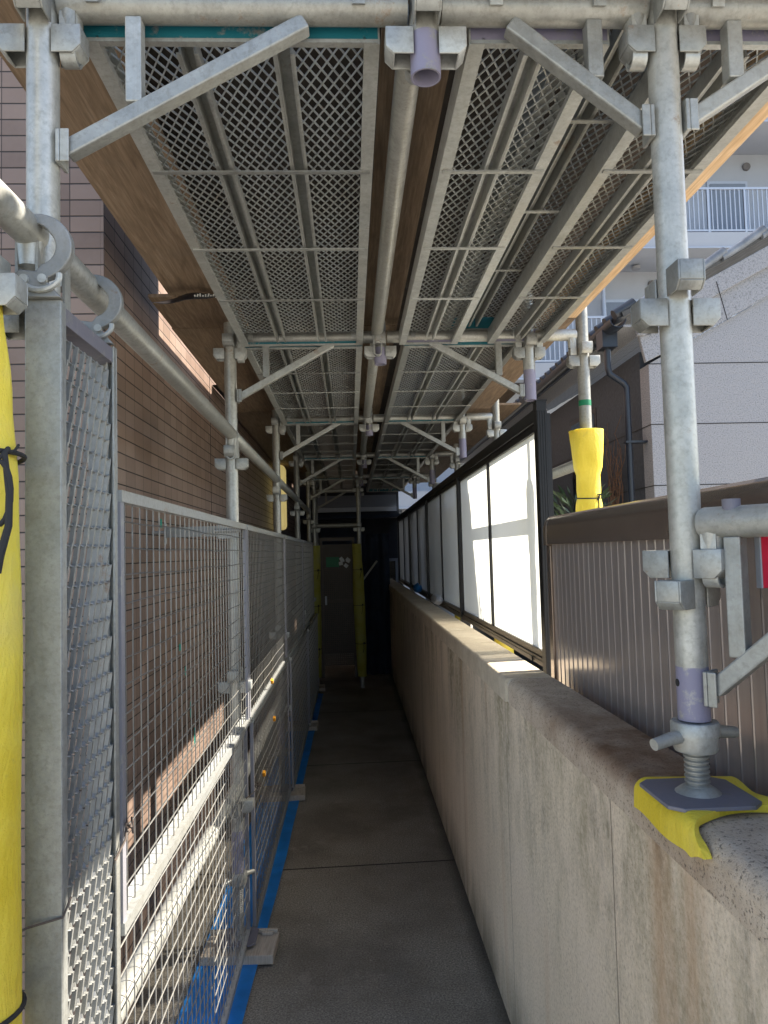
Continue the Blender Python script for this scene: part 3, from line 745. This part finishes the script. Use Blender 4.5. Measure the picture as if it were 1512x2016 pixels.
# --- decks
def plank_meshes(W, n_rib, Lp=1.76, bars=(.405, .815, 1.22), sw=.0215, lw=.041, teal=True):
    """steel scaffold deck, x in -W/2..W/2, y 0..Lp, underside z=0"""
    fr = MB()
    for s in (-1, 1):
        x = s*W/2
        fr.bb(x, x-s*.003, 0, Lp, 0, .055); fr.bb(x-s*.003, x-s*.026, 0, Lp, 0, .003); fr.bb(x-s*.023, x-s*.026, 0, Lp, .003, .012)
        fr.bb(x-s*.003, x-s*.022, 0, Lp, .052, .055)
    frame = fr.mesh('frame', M_GALV, 0)
    rb = MB()
    rib = None
    for s in (-1, 1): rb.bb(s*.0125-.0015, s*.0125+.0015, .035, Lp-.035, .006, .044); rb.bb(s*.0125, s*.0125+s*.006, .035, Lp-.035, .006, .009)
    rb.bb(-.0125, .0125, .035, Lp-.035, .041, .044); rib = rb.mesh('rib', M_GALV, 0)
    cb = MB(); cb.bb(-W/2+.006, W/2-.006, -.006, .006, -.0035, -.0002); bar = cb.mesh('cross_bar', M_GALV, 0)
    en = MB(); en.m = 0; en.bb(-W/2+.003, W/2-.003, 0, .004, .007, .055); en.m = 1; en.bb(-W/2+.003, W/2-.003, -.003, .010, 0.0005, .0065)
    end = en.mesh('end_channel', [M_TEAL if teal else M_PURP, M_GALV], 0)
    ms = MB(); hw = W/2-.004; zc = .0475
    dx = sw; slope = lw/sw   # strands: y = +-slope*(x) + c
    Ln = Lp-.06; cstep = lw*2*.5*2
    rnd = random.Random(3)
    c = -hw*slope*2
    while c < Ln+hw*slope*2:
        for sg in (-1, 1):
            # clip to rectangle x in [-hw,hw], y in [0,Ln]
            xa, xb = -hw, hw
            ya, yb = sg*slope*xa+c, sg*slope*xb+c
            def clip(lim, lo):
                nonlocal xa, xb, ya, yb
                if lo:
                    if ya < lim and yb < lim: return False
                    if ya < lim: xa += (lim-ya)/(yb-ya)*(xb-xa); ya = lim
                    if yb < lim: xb = xa+(lim-ya)/(yb-ya)*(xb-xa); yb = lim
                else:
                    if ya > lim and yb > lim: return False
                    if ya > lim: xa += (lim-ya)/(yb-ya)*(xb-xa); ya = lim
                    if yb > lim: xb = xa+(lim-ya)/(yb-ya)*(xb-xa); yb = lim
                return True
            if clip(0, True) and clip(Ln, False) and abs(xb-xa) > .004:
                ms.bar((xa, ya+.03, zc+sg*.0008), (xb, yb+.03, zc+sg*.0008), .0026 if sg > 0 else .0019, .0034)
        c += lw
    mesh = ms.mesh('expanded_mesh', M_WIRE, 0)
    hk = MB()
    n = 10; poly = []
    for k in range(n+1): an = PI*1.15*k/n-.1; poly.append((.033*math.cos(an), .033*math.sin(an)))
    poly2 = [(.0255*x/.033, .0255*y/.033) for x, y in poly][::-1]
    hk.prism(poly+poly2, (-.01, 0, 0), (0, 1, 0), (0, 0, 1), (1, 0, 0), .02)
    hook = hk.mesh('hook', M_GALV, 45)
    return dict(frame=frame, rib=rib, bar=bar, end=end, mesh=mesh, hook=hook, W=W, n=n_rib, L=Lp, bars=bars)
PK500 = plank_meshes(.48, 2); PK240 = plank_meshes(.235, 1, teal=False); PK200 = plank_meshes(.235, 1)
def plank(label, x, y, z, K, dz=0, barshift=0):
    t = thing('deck_plank', label, 'scaffold plank', (x, y, z), 'steel mesh deck planks')
    put('frame', K['frame'], t); put('expanded_mesh', K['mesh'], t)
    put('end_channel', K['end'], t, (0, .0, 0)); put('end_channel', K['end'], t, (0, K['L'], 0), PI)
    for k in range(K['n']): put('rib', K['rib'], t, (-K['W']/2+K['W']*(k+1)/(K['n']+1), 0, 0))
    for b_ in K['bars']: put('cross_bar', K['bar'], t, (0, b_+barshift, 0))
    for s in (-1, 1):
        for yy, rz in ((-.028, 0), (K['L']+.028, 0)): put('hook', K['hook'], t, (s*(K['W']/2-.035), yy, ZB-z), rz)
    return t
ZP = 2.345
for k in range(5):
    plank('wide mesh deck plank overhead on the left, %s bay' % nth[k], -.1725, ROWS[k]+.03, ZP, PK500)
plank('narrow mesh deck plank right of the centre gap, front bay', .3325, ROWS[0]+.03, ZP, PK240)
plank('narrow mesh deck plank along the outer right edge, front bay', .69, ROWS[0]+.03, ZP, PK240)
plank('narrow mesh deck plank set slightly higher between two lower ones, front bay', .511, ROWS[0]+.045, ZP+.058, PK200, barshift=-.11)
for k in range(1, 5):
    plank('wide mesh deck plank overhead on the right, %s bay' % nth[k], .476, ROWS[k]+.03, ZP, PK500)

# --- plywood covers
def ply(label, x0, x1, y0, y1, z, mat=M_PLY, tilt=0):
    o = MB().bb(x0, x1, y0, y1, z, z+.012).obj('plywood_sheet', mat, smooth=0)
    return tag(o, label, 'plywood', 'plywood sheets over the deck')
ply('added unseen plywood sheet shading the mouth of the passage', .12, .905, .80, Y1-.035, 2.466)  # added out of view to keep sun off the left sleeve
ply('added unseen plywood sheet over the outer bracket, shading the left yellow sleeve', .93, 1.62, .75, 1.30, 2.485)  # added out of view to shade the lower part of the left sleeve
XE = [.905, .96, 1.15, 1.15, 1.15]  # roof edge of the far bays widened to shade mesh and panes
for k in range(5):
    y0, y1 = ROWS[k]+(.06 if k else -.02), ROWS[k+1]+.05
    if k == 0:
        ply('brown plywood strip overhead on the left, front bay', -.625, -.395, y0, 2.62, 2.448)
        ply('brown plywood strip overhead on the left, just before the second beam', -.70, -.395, 2.625, y1, 2.443)
    else: ply('brown plywood strip overhead on the left, %s bay' % nth[k], -.705 if k < 2 else -.745, -.395, y0, y1, 2.444)
    ply('brown board over the centre gap, %s bay' % nth[k], .078, .214, y0, y1, 2.446)
    ply('brown plywood strip along the right roof edge, %s bay' % nth[k], .742, XE[k], y0, y1, 2.466)
    ply('cover sheet coloured dark for shade above the mesh planks, %s bay' % nth[k], -.60, XE[k]+.03, y0, y1, 2.60, M_PLYD)
ply('added unseen cover sheet keeping skylight off the far door', -.745, 1.1, ROWS[5]+.06, 11.39, 2.60, M_PLYD)  # unseen, added to stop skylight entering behind the last beam
tag(MB().bb(.812, .893, ROWS[0]-.25, 2.78, 2.40, 2.464).obj('edge_board', M_PLYX, smooth=0, bevel=.002), 'orange brown timber board along the outer right roof edge, front bay', 'board')
tag(MB().bb(.735, .90, 2.99, 4.6, 2.404, 2.416).obj('edge_board', M_PLY, smooth=0), 'brown plywood strip along the outer right roof edge of the second bay', 'board')
# black tarp in the gap by the tiled wall
def tarp_sunblock(u, v):  # unseen upright sheet added to block sun from the tiled wall
    y = .95+u*2.12; return (-.632+.015*mnoise.noise(Vector((y*3, v*2, 1))), y, 2.47+.42*v)
def tarp2(u, v):
    y = 3.0+u*1.25; wv = mnoise.noise(Vector((y*5, v*3, 5)))*.02; sag = .030*math.sin(u*PI)+.03*(1-u)**6
    x = -.60-(.088+.008*math.sin(y*4)+.012*mnoise.noise(Vector((y*4, 0, 3))))*v - .06*v*u**5
    return (x, y, 2.478-sag*v*(1-.3*v)+wv)
def tarp3(u, v):
    y = 4.22+u*5.8; return (-.60-.168*v, y, 2.50+mnoise.noise(Vector((y*2, v*2, 9)))*.02)
t = thing('black_tarp', 'black plastic sheet stuffed between plywood and the tiled wall, with added sun screen', 'tarp', (0, 0, 0))
for fn, n in ((tarp_sunblock, 14), (tarp2, 40), (tarp3, 40)): MB().grid(fn, n, 8, .002).obj('sheet', M_TARP, t)
def flap(u, v):
    x = -.665+.245*u; y = 2.60-.02*u-.05*v+.015*math.sin(u*9); z = 2.440-.018*v-.022*math.sin(u*PI)*v-.025*(1-u)**3
    return (x, y, z)
fl = MB().grid(flap, 20, 4, .002).obj('loose_flap', M_TARP, t)
mb = MB()
for k in range(9):
    u = .60+k*.035; x, y, z = flap(u, .55); mb.box((x, y-.0065, z), (.005, .001, .008+.005*(k % 3)), Matrix.Rotation(.3*(k % 2), 3, 'Y'))
mb.obj('printed_lettering', M_PRINT, fl, smooth=0)

# --- upright plank beside the entrance (left)
t = thing('upright_plank', 'galvanised mesh plank hung upright by two hooks from the left hand rail', 'scaffold plank', (-.4365, 1.075, 0))
mb = MB()
z0, z1 = .09, 1.892
mb.bb(-.0265, .0245, 0, .0035, z0, z1); mb.bb(.021, .0245, .004, .022, z0, z1); mb.bb(-.0265, -.023, .004, .03, z0, z1)
mb.bb(-.0265, .0245, .2565, .26, z0, z1); mb.bb(.021, .0245, .24, .256, z0, z1); mb.bb(.0105, .014, .2405, .255, z0, z1)
mb.obj('frame', M_GALV, t, smooth=0, bevel=.0012)
L(MB().bb(-.012, .0225, .004, .256, z1-.03, z1-.004).obj('end_rail', M_PURPG, t, smooth=0, bevel=.001), 'lavender painted end rail')
MB().bb(-.012, .019, .004, .256, z0, z0+.02).obj('end_rail', M_GALV, t, smooth=0)
mb = MB(); py_, pz_ = .0287, .062
row = 0; zc = z0+.035
while zc < z1-.05:
    y = .012+(py_/2 if row % 2 else 0)
    while y < .250:
        mb.bar((.0125, y, zc-.0155), (.0165, y+.001, zc+.0155), .0060, .0062, (1, 0, 0))
        for sg in (-1, 1):
            if .004 < y+sg*py_/2 < .256: mb.bar((.0155, y+.001, zc+.0125), (.0085, y+sg*py_/2, zc+pz_/2-.0125), .0020, .0055, (1, 0, .3))
        y += py_
    zc += pz_/2; row += 1
mb.obj('expanded_mesh', M_DARKG, t, smooth=0)
def hookmb():
    mb = MB(); n = 18; out = []; inn = []
    cx, cz = -.004, 0
    for k in range(n+1):
        an = R(128)-R(205)*k/n
        tp = .023*(.42+.58*min(1, k/7)); ro, ri = .050, .050-tp
        out.append((cx+ro*math.cos(an), cz+ro*math.sin(an)*.98)); inn.append((cx+ri*math.cos(an), cz+ri*math.sin(an)))
    tail = [(.030, -.075), (-.030, -.075), (-.036, -.040), (-.028, -.033), (-.005, -.036)]
    mb.prism(out+tail+inn[::-1], (0, 0, 0), (1, 0, 0), (0, 0, 1), (0, 1, 0), .016)
    return mb
for yy in (.004, .238):
    hk = hookmb().obj('hook', M_DARKG, t, smooth=40, bevel=.002, loc=(-.002, yy-.014, 1.967))
    mb = MB()
    for x in (-.020, .006): mb.path([(x, -.006, -.049), (x, .0, -.049)], .0065, 14)
    arc = [(.028*math.cos(R(200)+R(170)*k/10)+.002, -.003, .020*math.sin(R(200)+R(170)*k/10)-.045) for k in range(11)]
    mb.path(arc, .0045, 8); mb.obj('latch', M_GALV, hk)

# --- wire mesh fence panels (left)
def wire_panel_meshes(Lp, z0, z1):
    fr = MB(); w_ = .021
    fr.bb(-.009, .009, 0, Lp, z1-w_, z1); fr.bb(-.009, .009, 0, Lp, z0, z0+w_)
    frame = fr.mesh('rail', M_WIRE, 0)
    st = MB(); st.bb(-.0065, .0065, 0, .02, z0+w_, z1-w_); stile = st.mesh('stile', M_PURPW, 0)
    wr = MB(); r = .0016; y = .05
    while y < Lp-.03:
        wr.path([(-.002+random.uniform(-.001, .001), y, z0+w_), (-.002, y+random.uniform(-.003, .003), (z0+z1)/2), (-.002, y, z1-w_)], r, 5, False); y += .05
    z = z0+w_+.05
    while z < z1-w_-.02:
        pts = [(.0012+(.012*math.exp(-((yy-Lp+.05)/.03)**2))*0, yy, z+.0025*math.sin(yy*9+z*30)) for yy in [.02+(Lp-.04)*q/10 for q in range(11)]]
        wr.path(pts, r, 5, False); z += .05
    return frame, stile, wr.mesh('wire_grid', M_FENCE, 60), Lp
M_FENCE = galv('fence_wire_zinc', (.27, .27, .265), .5, .42, spread=.3)
M_PURPW = galv("pale_lavender_zinc", (.36, .36, .35), .5, .42, paint=(.25, .25, .28))
XM = -.415
UP = wire_panel_meshes(1.70, .862, 1.637); LW = wire_panel_meshes(1.70, .045, .868)
UP0 = wire_panel_meshes(1.595, .862, 1.637); LW0 = wire_panel_meshes(1.66, .045, .885)
my = [1.338, 2.955, 4.675, 6.41, 8.10]
pn = ['nearest', 'second', 'third', 'fourth']
for k in range(4):
    for tier, (A, B) in (('upper', (UP, UP0)), ('lower', (LW, LW0))):
        K = A if k else B
        y0 = my[k]+(.004 if k else 0)+(.055 if tier == 'lower' and k else 0)
        t = thing('mesh_panel', '%s row wire mesh guard panel, %s' % (tier, ['nearest the camera', 'second from the camera', 'third from the camera', 'fourth, beside the far yellow sleeve'][k]), 'mesh panel', (XM if tier == 'upper' else (-.432, -.412, -.396, -.386)[k], y0, 0), 'wire mesh guard panels')
        put('rail', K[0], t); put('stile', K[1], t); put('stile', K[1], t, (0, K[3]-.02, 0)); put('wire_grid', K[2], t)
for (y, z) in ((3.55, .92), (3.62, .73), (3.18, .60)): tag(MB().box((XM+.03, y, z), (.012, .018, .02), Matrix.Rotation(.5, 3, 'X')).obj('orange_clip', M_ORANGE, smooth=0, bevel=.002), {3.55: 'upper small orange clip on the second mesh panel', 3.62: 'lower small orange clip on the second mesh panel', 3.18: 'lowest small orange clip on the mesh panels'}[y], 'clip', 'orange clips')

# --- ties and cords
def cord(name, label, pts, r, mat=M_CORD, cat='cord', seg=8): return tag(MB().path(pts, r, seg).obj(name, mat), label, cat)
def knot(c, s, seed):
    rd = random.Random(seed); return [(c[0]+rd.uniform(-s, s), c[1]+rd.uniform(-s, s), c[2]+rd.uniform(-s, s)*1.3) for _ in range(12)]
cord('wire_tie', 'twisted brown wire tie binding the upright plank to the nearest mesh panel', [(-.41, 1.30, 1.005), (-.40, 1.325, 1.03)]+knot((-.398, 1.345, 1.05), .010, 1), .0022, M_TIE, 'tie')
cord('wire_tie', 'twisted wire tie at the first joint of the lower mesh panels', knot((-.385, 2.97, .62), .012, 2)+[(-.42, 2.90, .59)], .0022, M_TIE, 'tie')

# --- foam sleeves
def sleeve(label, x, y, z0, z1, prof, name='foam_sleeve', lean=(0, 0), wob=.004, seed=0, rin=RP+.001, straps=(), mat=None):
    t = thing(name, label, 'foam sleeve', (x, y, 0), 'yellow foam sleeves')
    nz = max(10, int((z1-z0)/.03)); seg = 32
    def rad(f):
        for (a, ra), (b_, rb_) in zip(prof, prof[1:]):
            if a <= f <= b_: q = (f-a)/(b_-a); q = q*q*(3-2*q); return ra+(rb_-ra)*q
        return prof[-1][1]
    mb = MB(); vs = []
    for i in range(nz+1):
        f = i/nz; z = z0+(z1-z0)*f
        cx, cy = lean[0]*f, lean[1]*f
        for k in range(seg):
            an = 2*PI*k/seg; r = rad(f)+wob*mnoise.noise(Vector((math.cos(an)*1.5+seed, math.sin(an)*1.5, z*5)))
            vs.append((cx+r*math.cos(an), cy+r*math.sin(an), z))
    fs = [(i*seg+k, i*seg+(k+1) % seg, (i+1)*seg+(k+1) % seg, (i+1)*seg+k) for i in range(nz) for k in range(seg)]
    N = len(vs)
    for i, z in ((0, z0), (nz, z1)):
        f = i/nz
        for k in range(seg): an = 2*PI*k/seg; vs.append((lean[0]*f+rin*math.cos(an), lean[1]*f+rin*math.sin(an), z+(-.006 if i else .006)))
    fs += [(k, N+k, N+(k+1) % seg, (k+1) % seg) for k in range(seg)]
    fs += [(nz*seg+(k+1) % seg, N+seg+(k+1) % seg, N+seg+k, nz*seg+k) for k in range(seg)]
    mb.add(vs, fs); mb.obj('foam', mat or M_FOAM, t, smooth=60)
    for zs in straps:
        f = (zs-z0)/(z1-z0); r = rad(f)+.002
        pts = [(lean[0]*f+r*math.cos(2*PI*k/28), lean[1]*f+r*math.sin(2*PI*k/28), zs+.004*math.sin(2*PI*k/28)) for k in range(28)]
        MB().path(pts, .0028, 6, closed=True).obj('strap', M_CORD, t)
        MB().path(knot((lean[0]*f+r*.55, lean[1]*f-r*.9, zs), .010, int(zs*100))+[(lean[0]*f+r*.5, lean[1]*f-r*1.05, zs-.06), (lean[0]*f+r*.35, lean[1]*f-r*1.05, zs-.10)], .003, 6).obj('strap_end', M_CORD, t)
    return t
s0 = sleeve('long yellow foam sleeve on the pole at the left frame edge', -.503, 1.01, .05, 1.868, [(0, .060), (.3, .061), (.52, .060), (.74, .060), (.86, .056), (.93, .046), (1, .034)], straps=(), wob=.003)
def around(cx, cy, r, z, n=30): return [(cx+r*math.cos(2*PI*k/n), cy+r*math.sin(2*PI*k/n), z+.006*math.sin(2*PI*k/n+2)) for k in range(n)]
for z in (1.652, .93): MB().path(around(0, 0, .0625, z), .0034, 8, closed=True).obj('strap', M_CORD, s0)
lp = [(.055, -.03, 1.652), (.062, -.035, 1.66)]
for k in range(17):
    an = PI/2-2*PI*k/16*.93; lp.append((.056+.017*math.cos(an)-.005, -.040, 1.603+.042*math.sin(an)))
MB().path(lp, .0036, 8).obj('cord_loop', M_CORD, s0)
MB().path([(.058, -.036, 1.655), (.066, -.040, 1.60), (.066, -.042, 1.56), (.056, -.044, 1.52), (.052, -.044, 1.50)], [.004, .0048, .005, .0055, .006], 8).obj('cord_tail', M_CORD, s0)
MB().path([(.058, -.036, 1.655), (.064, -.02, 1.66), (.060, .0, 1.67)], .002, 6).obj('cord_tail', M_CORD, s0)
MB().path([(.056, -.035, .93), (.060, -.042, .89), (.053, -.045, .85), (.060, -.045, .83), (.062, -.045, .79)], .0045, 8).obj('cord_tail', M_CORD, s0)
cord('thin_wire', 'thin grey wire stretched from the left yellow sleeve to the upright plank', [(-.56, .95, 1.012), (-.50, 1.0, 1.01), (-.455, 1.065, 1.012), (-.41, 1.073, 1.020), (-.405, 1.09, 1.04)], .0018, M_TIE, 'wire')
sleeve('bright yellow foam sleeve in full sun on the outer right pole', XO, ROWS[1], 1.35, 1.985, [(0, .050), (.50, .051), (.545, .050), (.567, .044), (.60, .047), (.71, .048), (.76, .058), (.86, .062), (1, .066)], seed=4, wob=.008, straps=(1.71,), rin=RP+.012)
sleeve('yellow foam sleeve showing below the frosted screen, nearer one', XO, ROWS[2], .55, 1.125, [(0, .06), (1, .06)], seed=5)
sleeve('yellow foam sleeve showing below the frosted screen, farther one', XO, ROWS[3], .55, 1.10, [(0, .06), (1, .06)], seed=6)
# far door posts and sleeves
standard('thin dark pole left of the green signed door', -.405, 8.45, 0, 2.6, [1.85], group='door poles')
standard('thin dark pole right of the green signed door', .10, 8.42, 0, 2.6, [1.85, 2.3], group='door poles')
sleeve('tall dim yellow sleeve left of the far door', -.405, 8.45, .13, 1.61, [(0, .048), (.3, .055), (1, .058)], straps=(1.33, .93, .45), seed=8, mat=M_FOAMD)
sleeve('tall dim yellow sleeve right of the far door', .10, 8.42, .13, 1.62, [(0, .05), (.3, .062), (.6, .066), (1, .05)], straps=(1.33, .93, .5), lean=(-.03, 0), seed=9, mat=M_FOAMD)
# corner protector on the wall
def prot(u, v):
    x0 = .461; r_ = .022
    hang = .014+.014*math.sin(min(1, u*3)*PI/2)+.006*math.exp(-((u-.16)/.05)**2)
    back = .618
    zt = 1.1285+.003*math.sin(u*9)
    top = back-x0-r_; arc = r_*PI/2; tot = top+arc+hang; s_ = v*tot
    # front border runs obliquely: further forward at the wall edge than at the back
    w_ = s_/tot
    yf = 1.075-.05*w_**2.2-.022*math.exp(-((w_-1)/.12)**2)+.012*math.sin(w_*5)
    yb = 1.215+.022*w_
    y = yf+(yb-yf)*u
    if s_ < top: return (back-s_, y, zt)
    s_ -= top
    if s_ < arc: an = PI/2+s_/r_; return (x0+r_+r_*math.cos(an), y, zt-r_+r_*math.sin(an))
    s_ -= arc; return (x0, y, zt-r_-s_)
tag(MB().grid(prot, 44, 34, .012).obj('corner_protector', M_FOAM, smooth=60, bevel=0), 'yellow foam corner pad draped over the wall edge beneath the near screw jack', 'corner pad')

# --- wall tie arm behind the mesh
t = thing('wall_tie', 'flat steel tie arm from the left pole to the tiled wall behind the mesh', 'wall tie', (-.47, 2.90, 1.612))
MB().bb(-.24, -.03, -.012, .012, -.02, .02).obj('arm', M_DARKG, t, smooth=0)
mb = MB(); mb.tube((-.295, 0, 0), (-.2, 0, 0), .007, 10); mb.tube((-.245, 0, -.045), (-.245, 0, .035), .006, 10); mb.obj('eye_bolt', M_DARKG, t)
mb = MB(); mb.bb(-.035, .04, -.045, -.035, -.03, .03); mb.tube((-.05, -.05, .0), (.05, -.05, .0), .008, 10); mb.obj('clamp', M_DARKG, t)

# --- blue sheet, base pads
def bs(u, v):
    y = 1.2+u*6.9; x0 = -.60; x1 = -.385+.028*min(1, max(0, (y-2.5)/1.3))+.006*(y-3.8 if y > 3.8 else 0)+.005*mnoise.noise(Vector((y*2.5, 0, 0)))
    z = .006+.004*mnoise.noise(Vector((y*4, v*3, 2)))+.003
    return (x0+(x1-x0)*v, y, z)
tag(MB().grid(bs, 90, 8, .002).obj('blue_sheet', M_BLUE), 'strip of blue plastic sheet laid on the path under the mesh fence', 'sheet')
lb = {1: 'timber base pad under the mesh fence nearest the camera', 2: 'timber base pad on the blue sheet, second from the camera', 3: 'timber base pad on the blue sheet, third from the camera', 4: 'timber base pad on the blue sheet, farthest from the camera'}
for k in (1, 2, 3, 4):
    t = thing('base_pad', lb[k], 'base pad', (-.4616+.01, ROWS[k]-.02, .009), 'timber base pads', rotz=.04*(-1)**k)
    MB().bb(-.135, .135, -.085, .085, 0, .034).obj('board', M_PAD, t, smooth=0, bevel=.003)
    mb = MB(); mb.bb(-.135, .13, .07, .085, .0345, .05); mb.bb(.07, .115, .055, .0695, .0345, .046); mb.obj('lip', M_PAD, t, smooth=0, bevel=.003)

# --- lamp on the wall
t = thing('wall_lamp', 'tall rounded yellow glowing box projecting from the tiled wall', 'lamp', (-.70, 7.6, 2.10))
mb = MB(); mb.bb(-.050, .050, -.12, .12, -.33, .33); mb.obj('cover', M_LAMP, t, smooth=0, bevel=.04)
MB().bb(-.07, -.0585, -.12, .12, -.3, .3).obj('backplate', M_PAD, t, smooth=0)

# --- door at the end of the passage
t = thing('perforated_door', 'brown perforated steel door with green sign at the far end', 'door', (-.155, 8.55, 0))
mb = MB(); W2, zb, zt = .17, .24, 1.62; px_ = .022
nx_, nz_ = int(2*W2/px_), int((zt-zb)/px_)
hw = .0075
for j in range(nz_+1): mb.bb(-W2, W2, 0, .004, zb+j*px_, zb+j*px_+px_-hw*1.3)
for i in range(nx_+1): mb.bb(-W2+i*px_, -W2+i*px_+px_-hw*1.3, .001, .003, zb, zt)
mb.obj('leaf', M_PERF, t, smooth=0)
mb = MB(); mb.bb(-W2-.03, -W2-.001, -.01, .02, .1, 1.66); mb.bb(W2+.001, W2+.03, -.01, .02, .1, 1.66); mb.bb(-W2-.03, W2+.03, -.01, .02, 1.661, 1.70); mb.bb(-W2, W2, -.012, -.001, .95, .985); mb.obj('door_frame', M_PERF, t, smooth=0)
MB().bb(-.15, -.128, -.03, -.0125, .93, 1.03).obj('handle', M_ALU, t, smooth=0, bevel=.003)
sg = MB().bb(-.13, .02, -.008, -.001, 1.36, 1.475).obj('sign', M_GREEN, t, smooth=0)
mb = MB()
for k in range(6):
    a_, b_ = random.uniform(.03, .1), random.uniform(1.37, 1.46); mb.box((.03+.1*random.random(), -.006-.004*k*.3, b_), (.045, .003, .04), Matrix.Rotation(random.uniform(-1, 1), 3, 'Y'))
L(mb.obj('foil_patch', M_WHITEB, t, smooth=0), 'crumpled silver foil patch')
for z, lab in ((1.835, 'lower cross pipe above the far door'), (2.235, 'upper cross pipe above the far door')):
    tag(MB().tube((-.44, 8.50, z), (.13, 8.47, z), .0243, 14).obj('cross_pipe', M_PIPE), lab, 'pipe', 'cross pipes above the door')
tag(MB().tube((.13, 8.5, 1.20), (.30, 8.5, 1.42), .012, 10).obj('brace_pipe', M_DARKG), 'thin diagonal brace pipe right of the far yellow sleeve', 'pipe')
t = thing('navy_tarp', 'dark navy sheet hung across the right half of the far end', 'tarp', (.31, 9.3, 0))
def nv(u, v): return (-.165+.34*u, .03*math.sin(u*14)+.02*math.sin(v*6), .0+1.75*v)
MB().grid(nv, 24, 10, .003).obj('sheet', M_NAVY, t)

# --- small things by the screen and at the right edge
def bag(name, label, c, d, mat, seed):
    def fn(u, v):
        th = 2*PI*u; ph = PI*v; n = 1+.25*mnoise.noise(Vector((math.cos(th)*math.sin(ph)*2+seed, math.sin(th)*math.sin(ph)*2, math.cos(ph)*2)))
        return (c[0]+d[0]*n*math.sin(ph)*math.cos(th), c[1]+d[1]*n*math.sin(ph)*math.sin(th), c[2]+d[2]*n*math.cos(ph))
    return tag(MB().grid(fn, 20, 12).obj(name, mat, smooth=180), label, 'bag')
bag('blue_bag', 'crumpled blue bag on the wall below the far screen panes', (.66, 7.4, 1.15), (.04, .16, .045), M_BLUE, 1)
bag('pale_bag', 'crumpled pale blue bag on the wall below the middle screen panes', (.66, 5.75, 1.14), (.04, .16, .04), M_WHITEB, 2)
MB()
t = thing('red_board', 'narrow red board at the right frame edge beside the low bracket', 'board', (.490, 1.08, 1.40))
mb = MB(); mb.bb(0.122, .150, 0, .010, .045, .128); mb.obj('panel', M_RED, t, smooth=0, bevel=.002)
MB().bb(.1195, .1218, -.002, .012, .045, .128).obj('edge_trim', M_ALU, t, smooth=0)
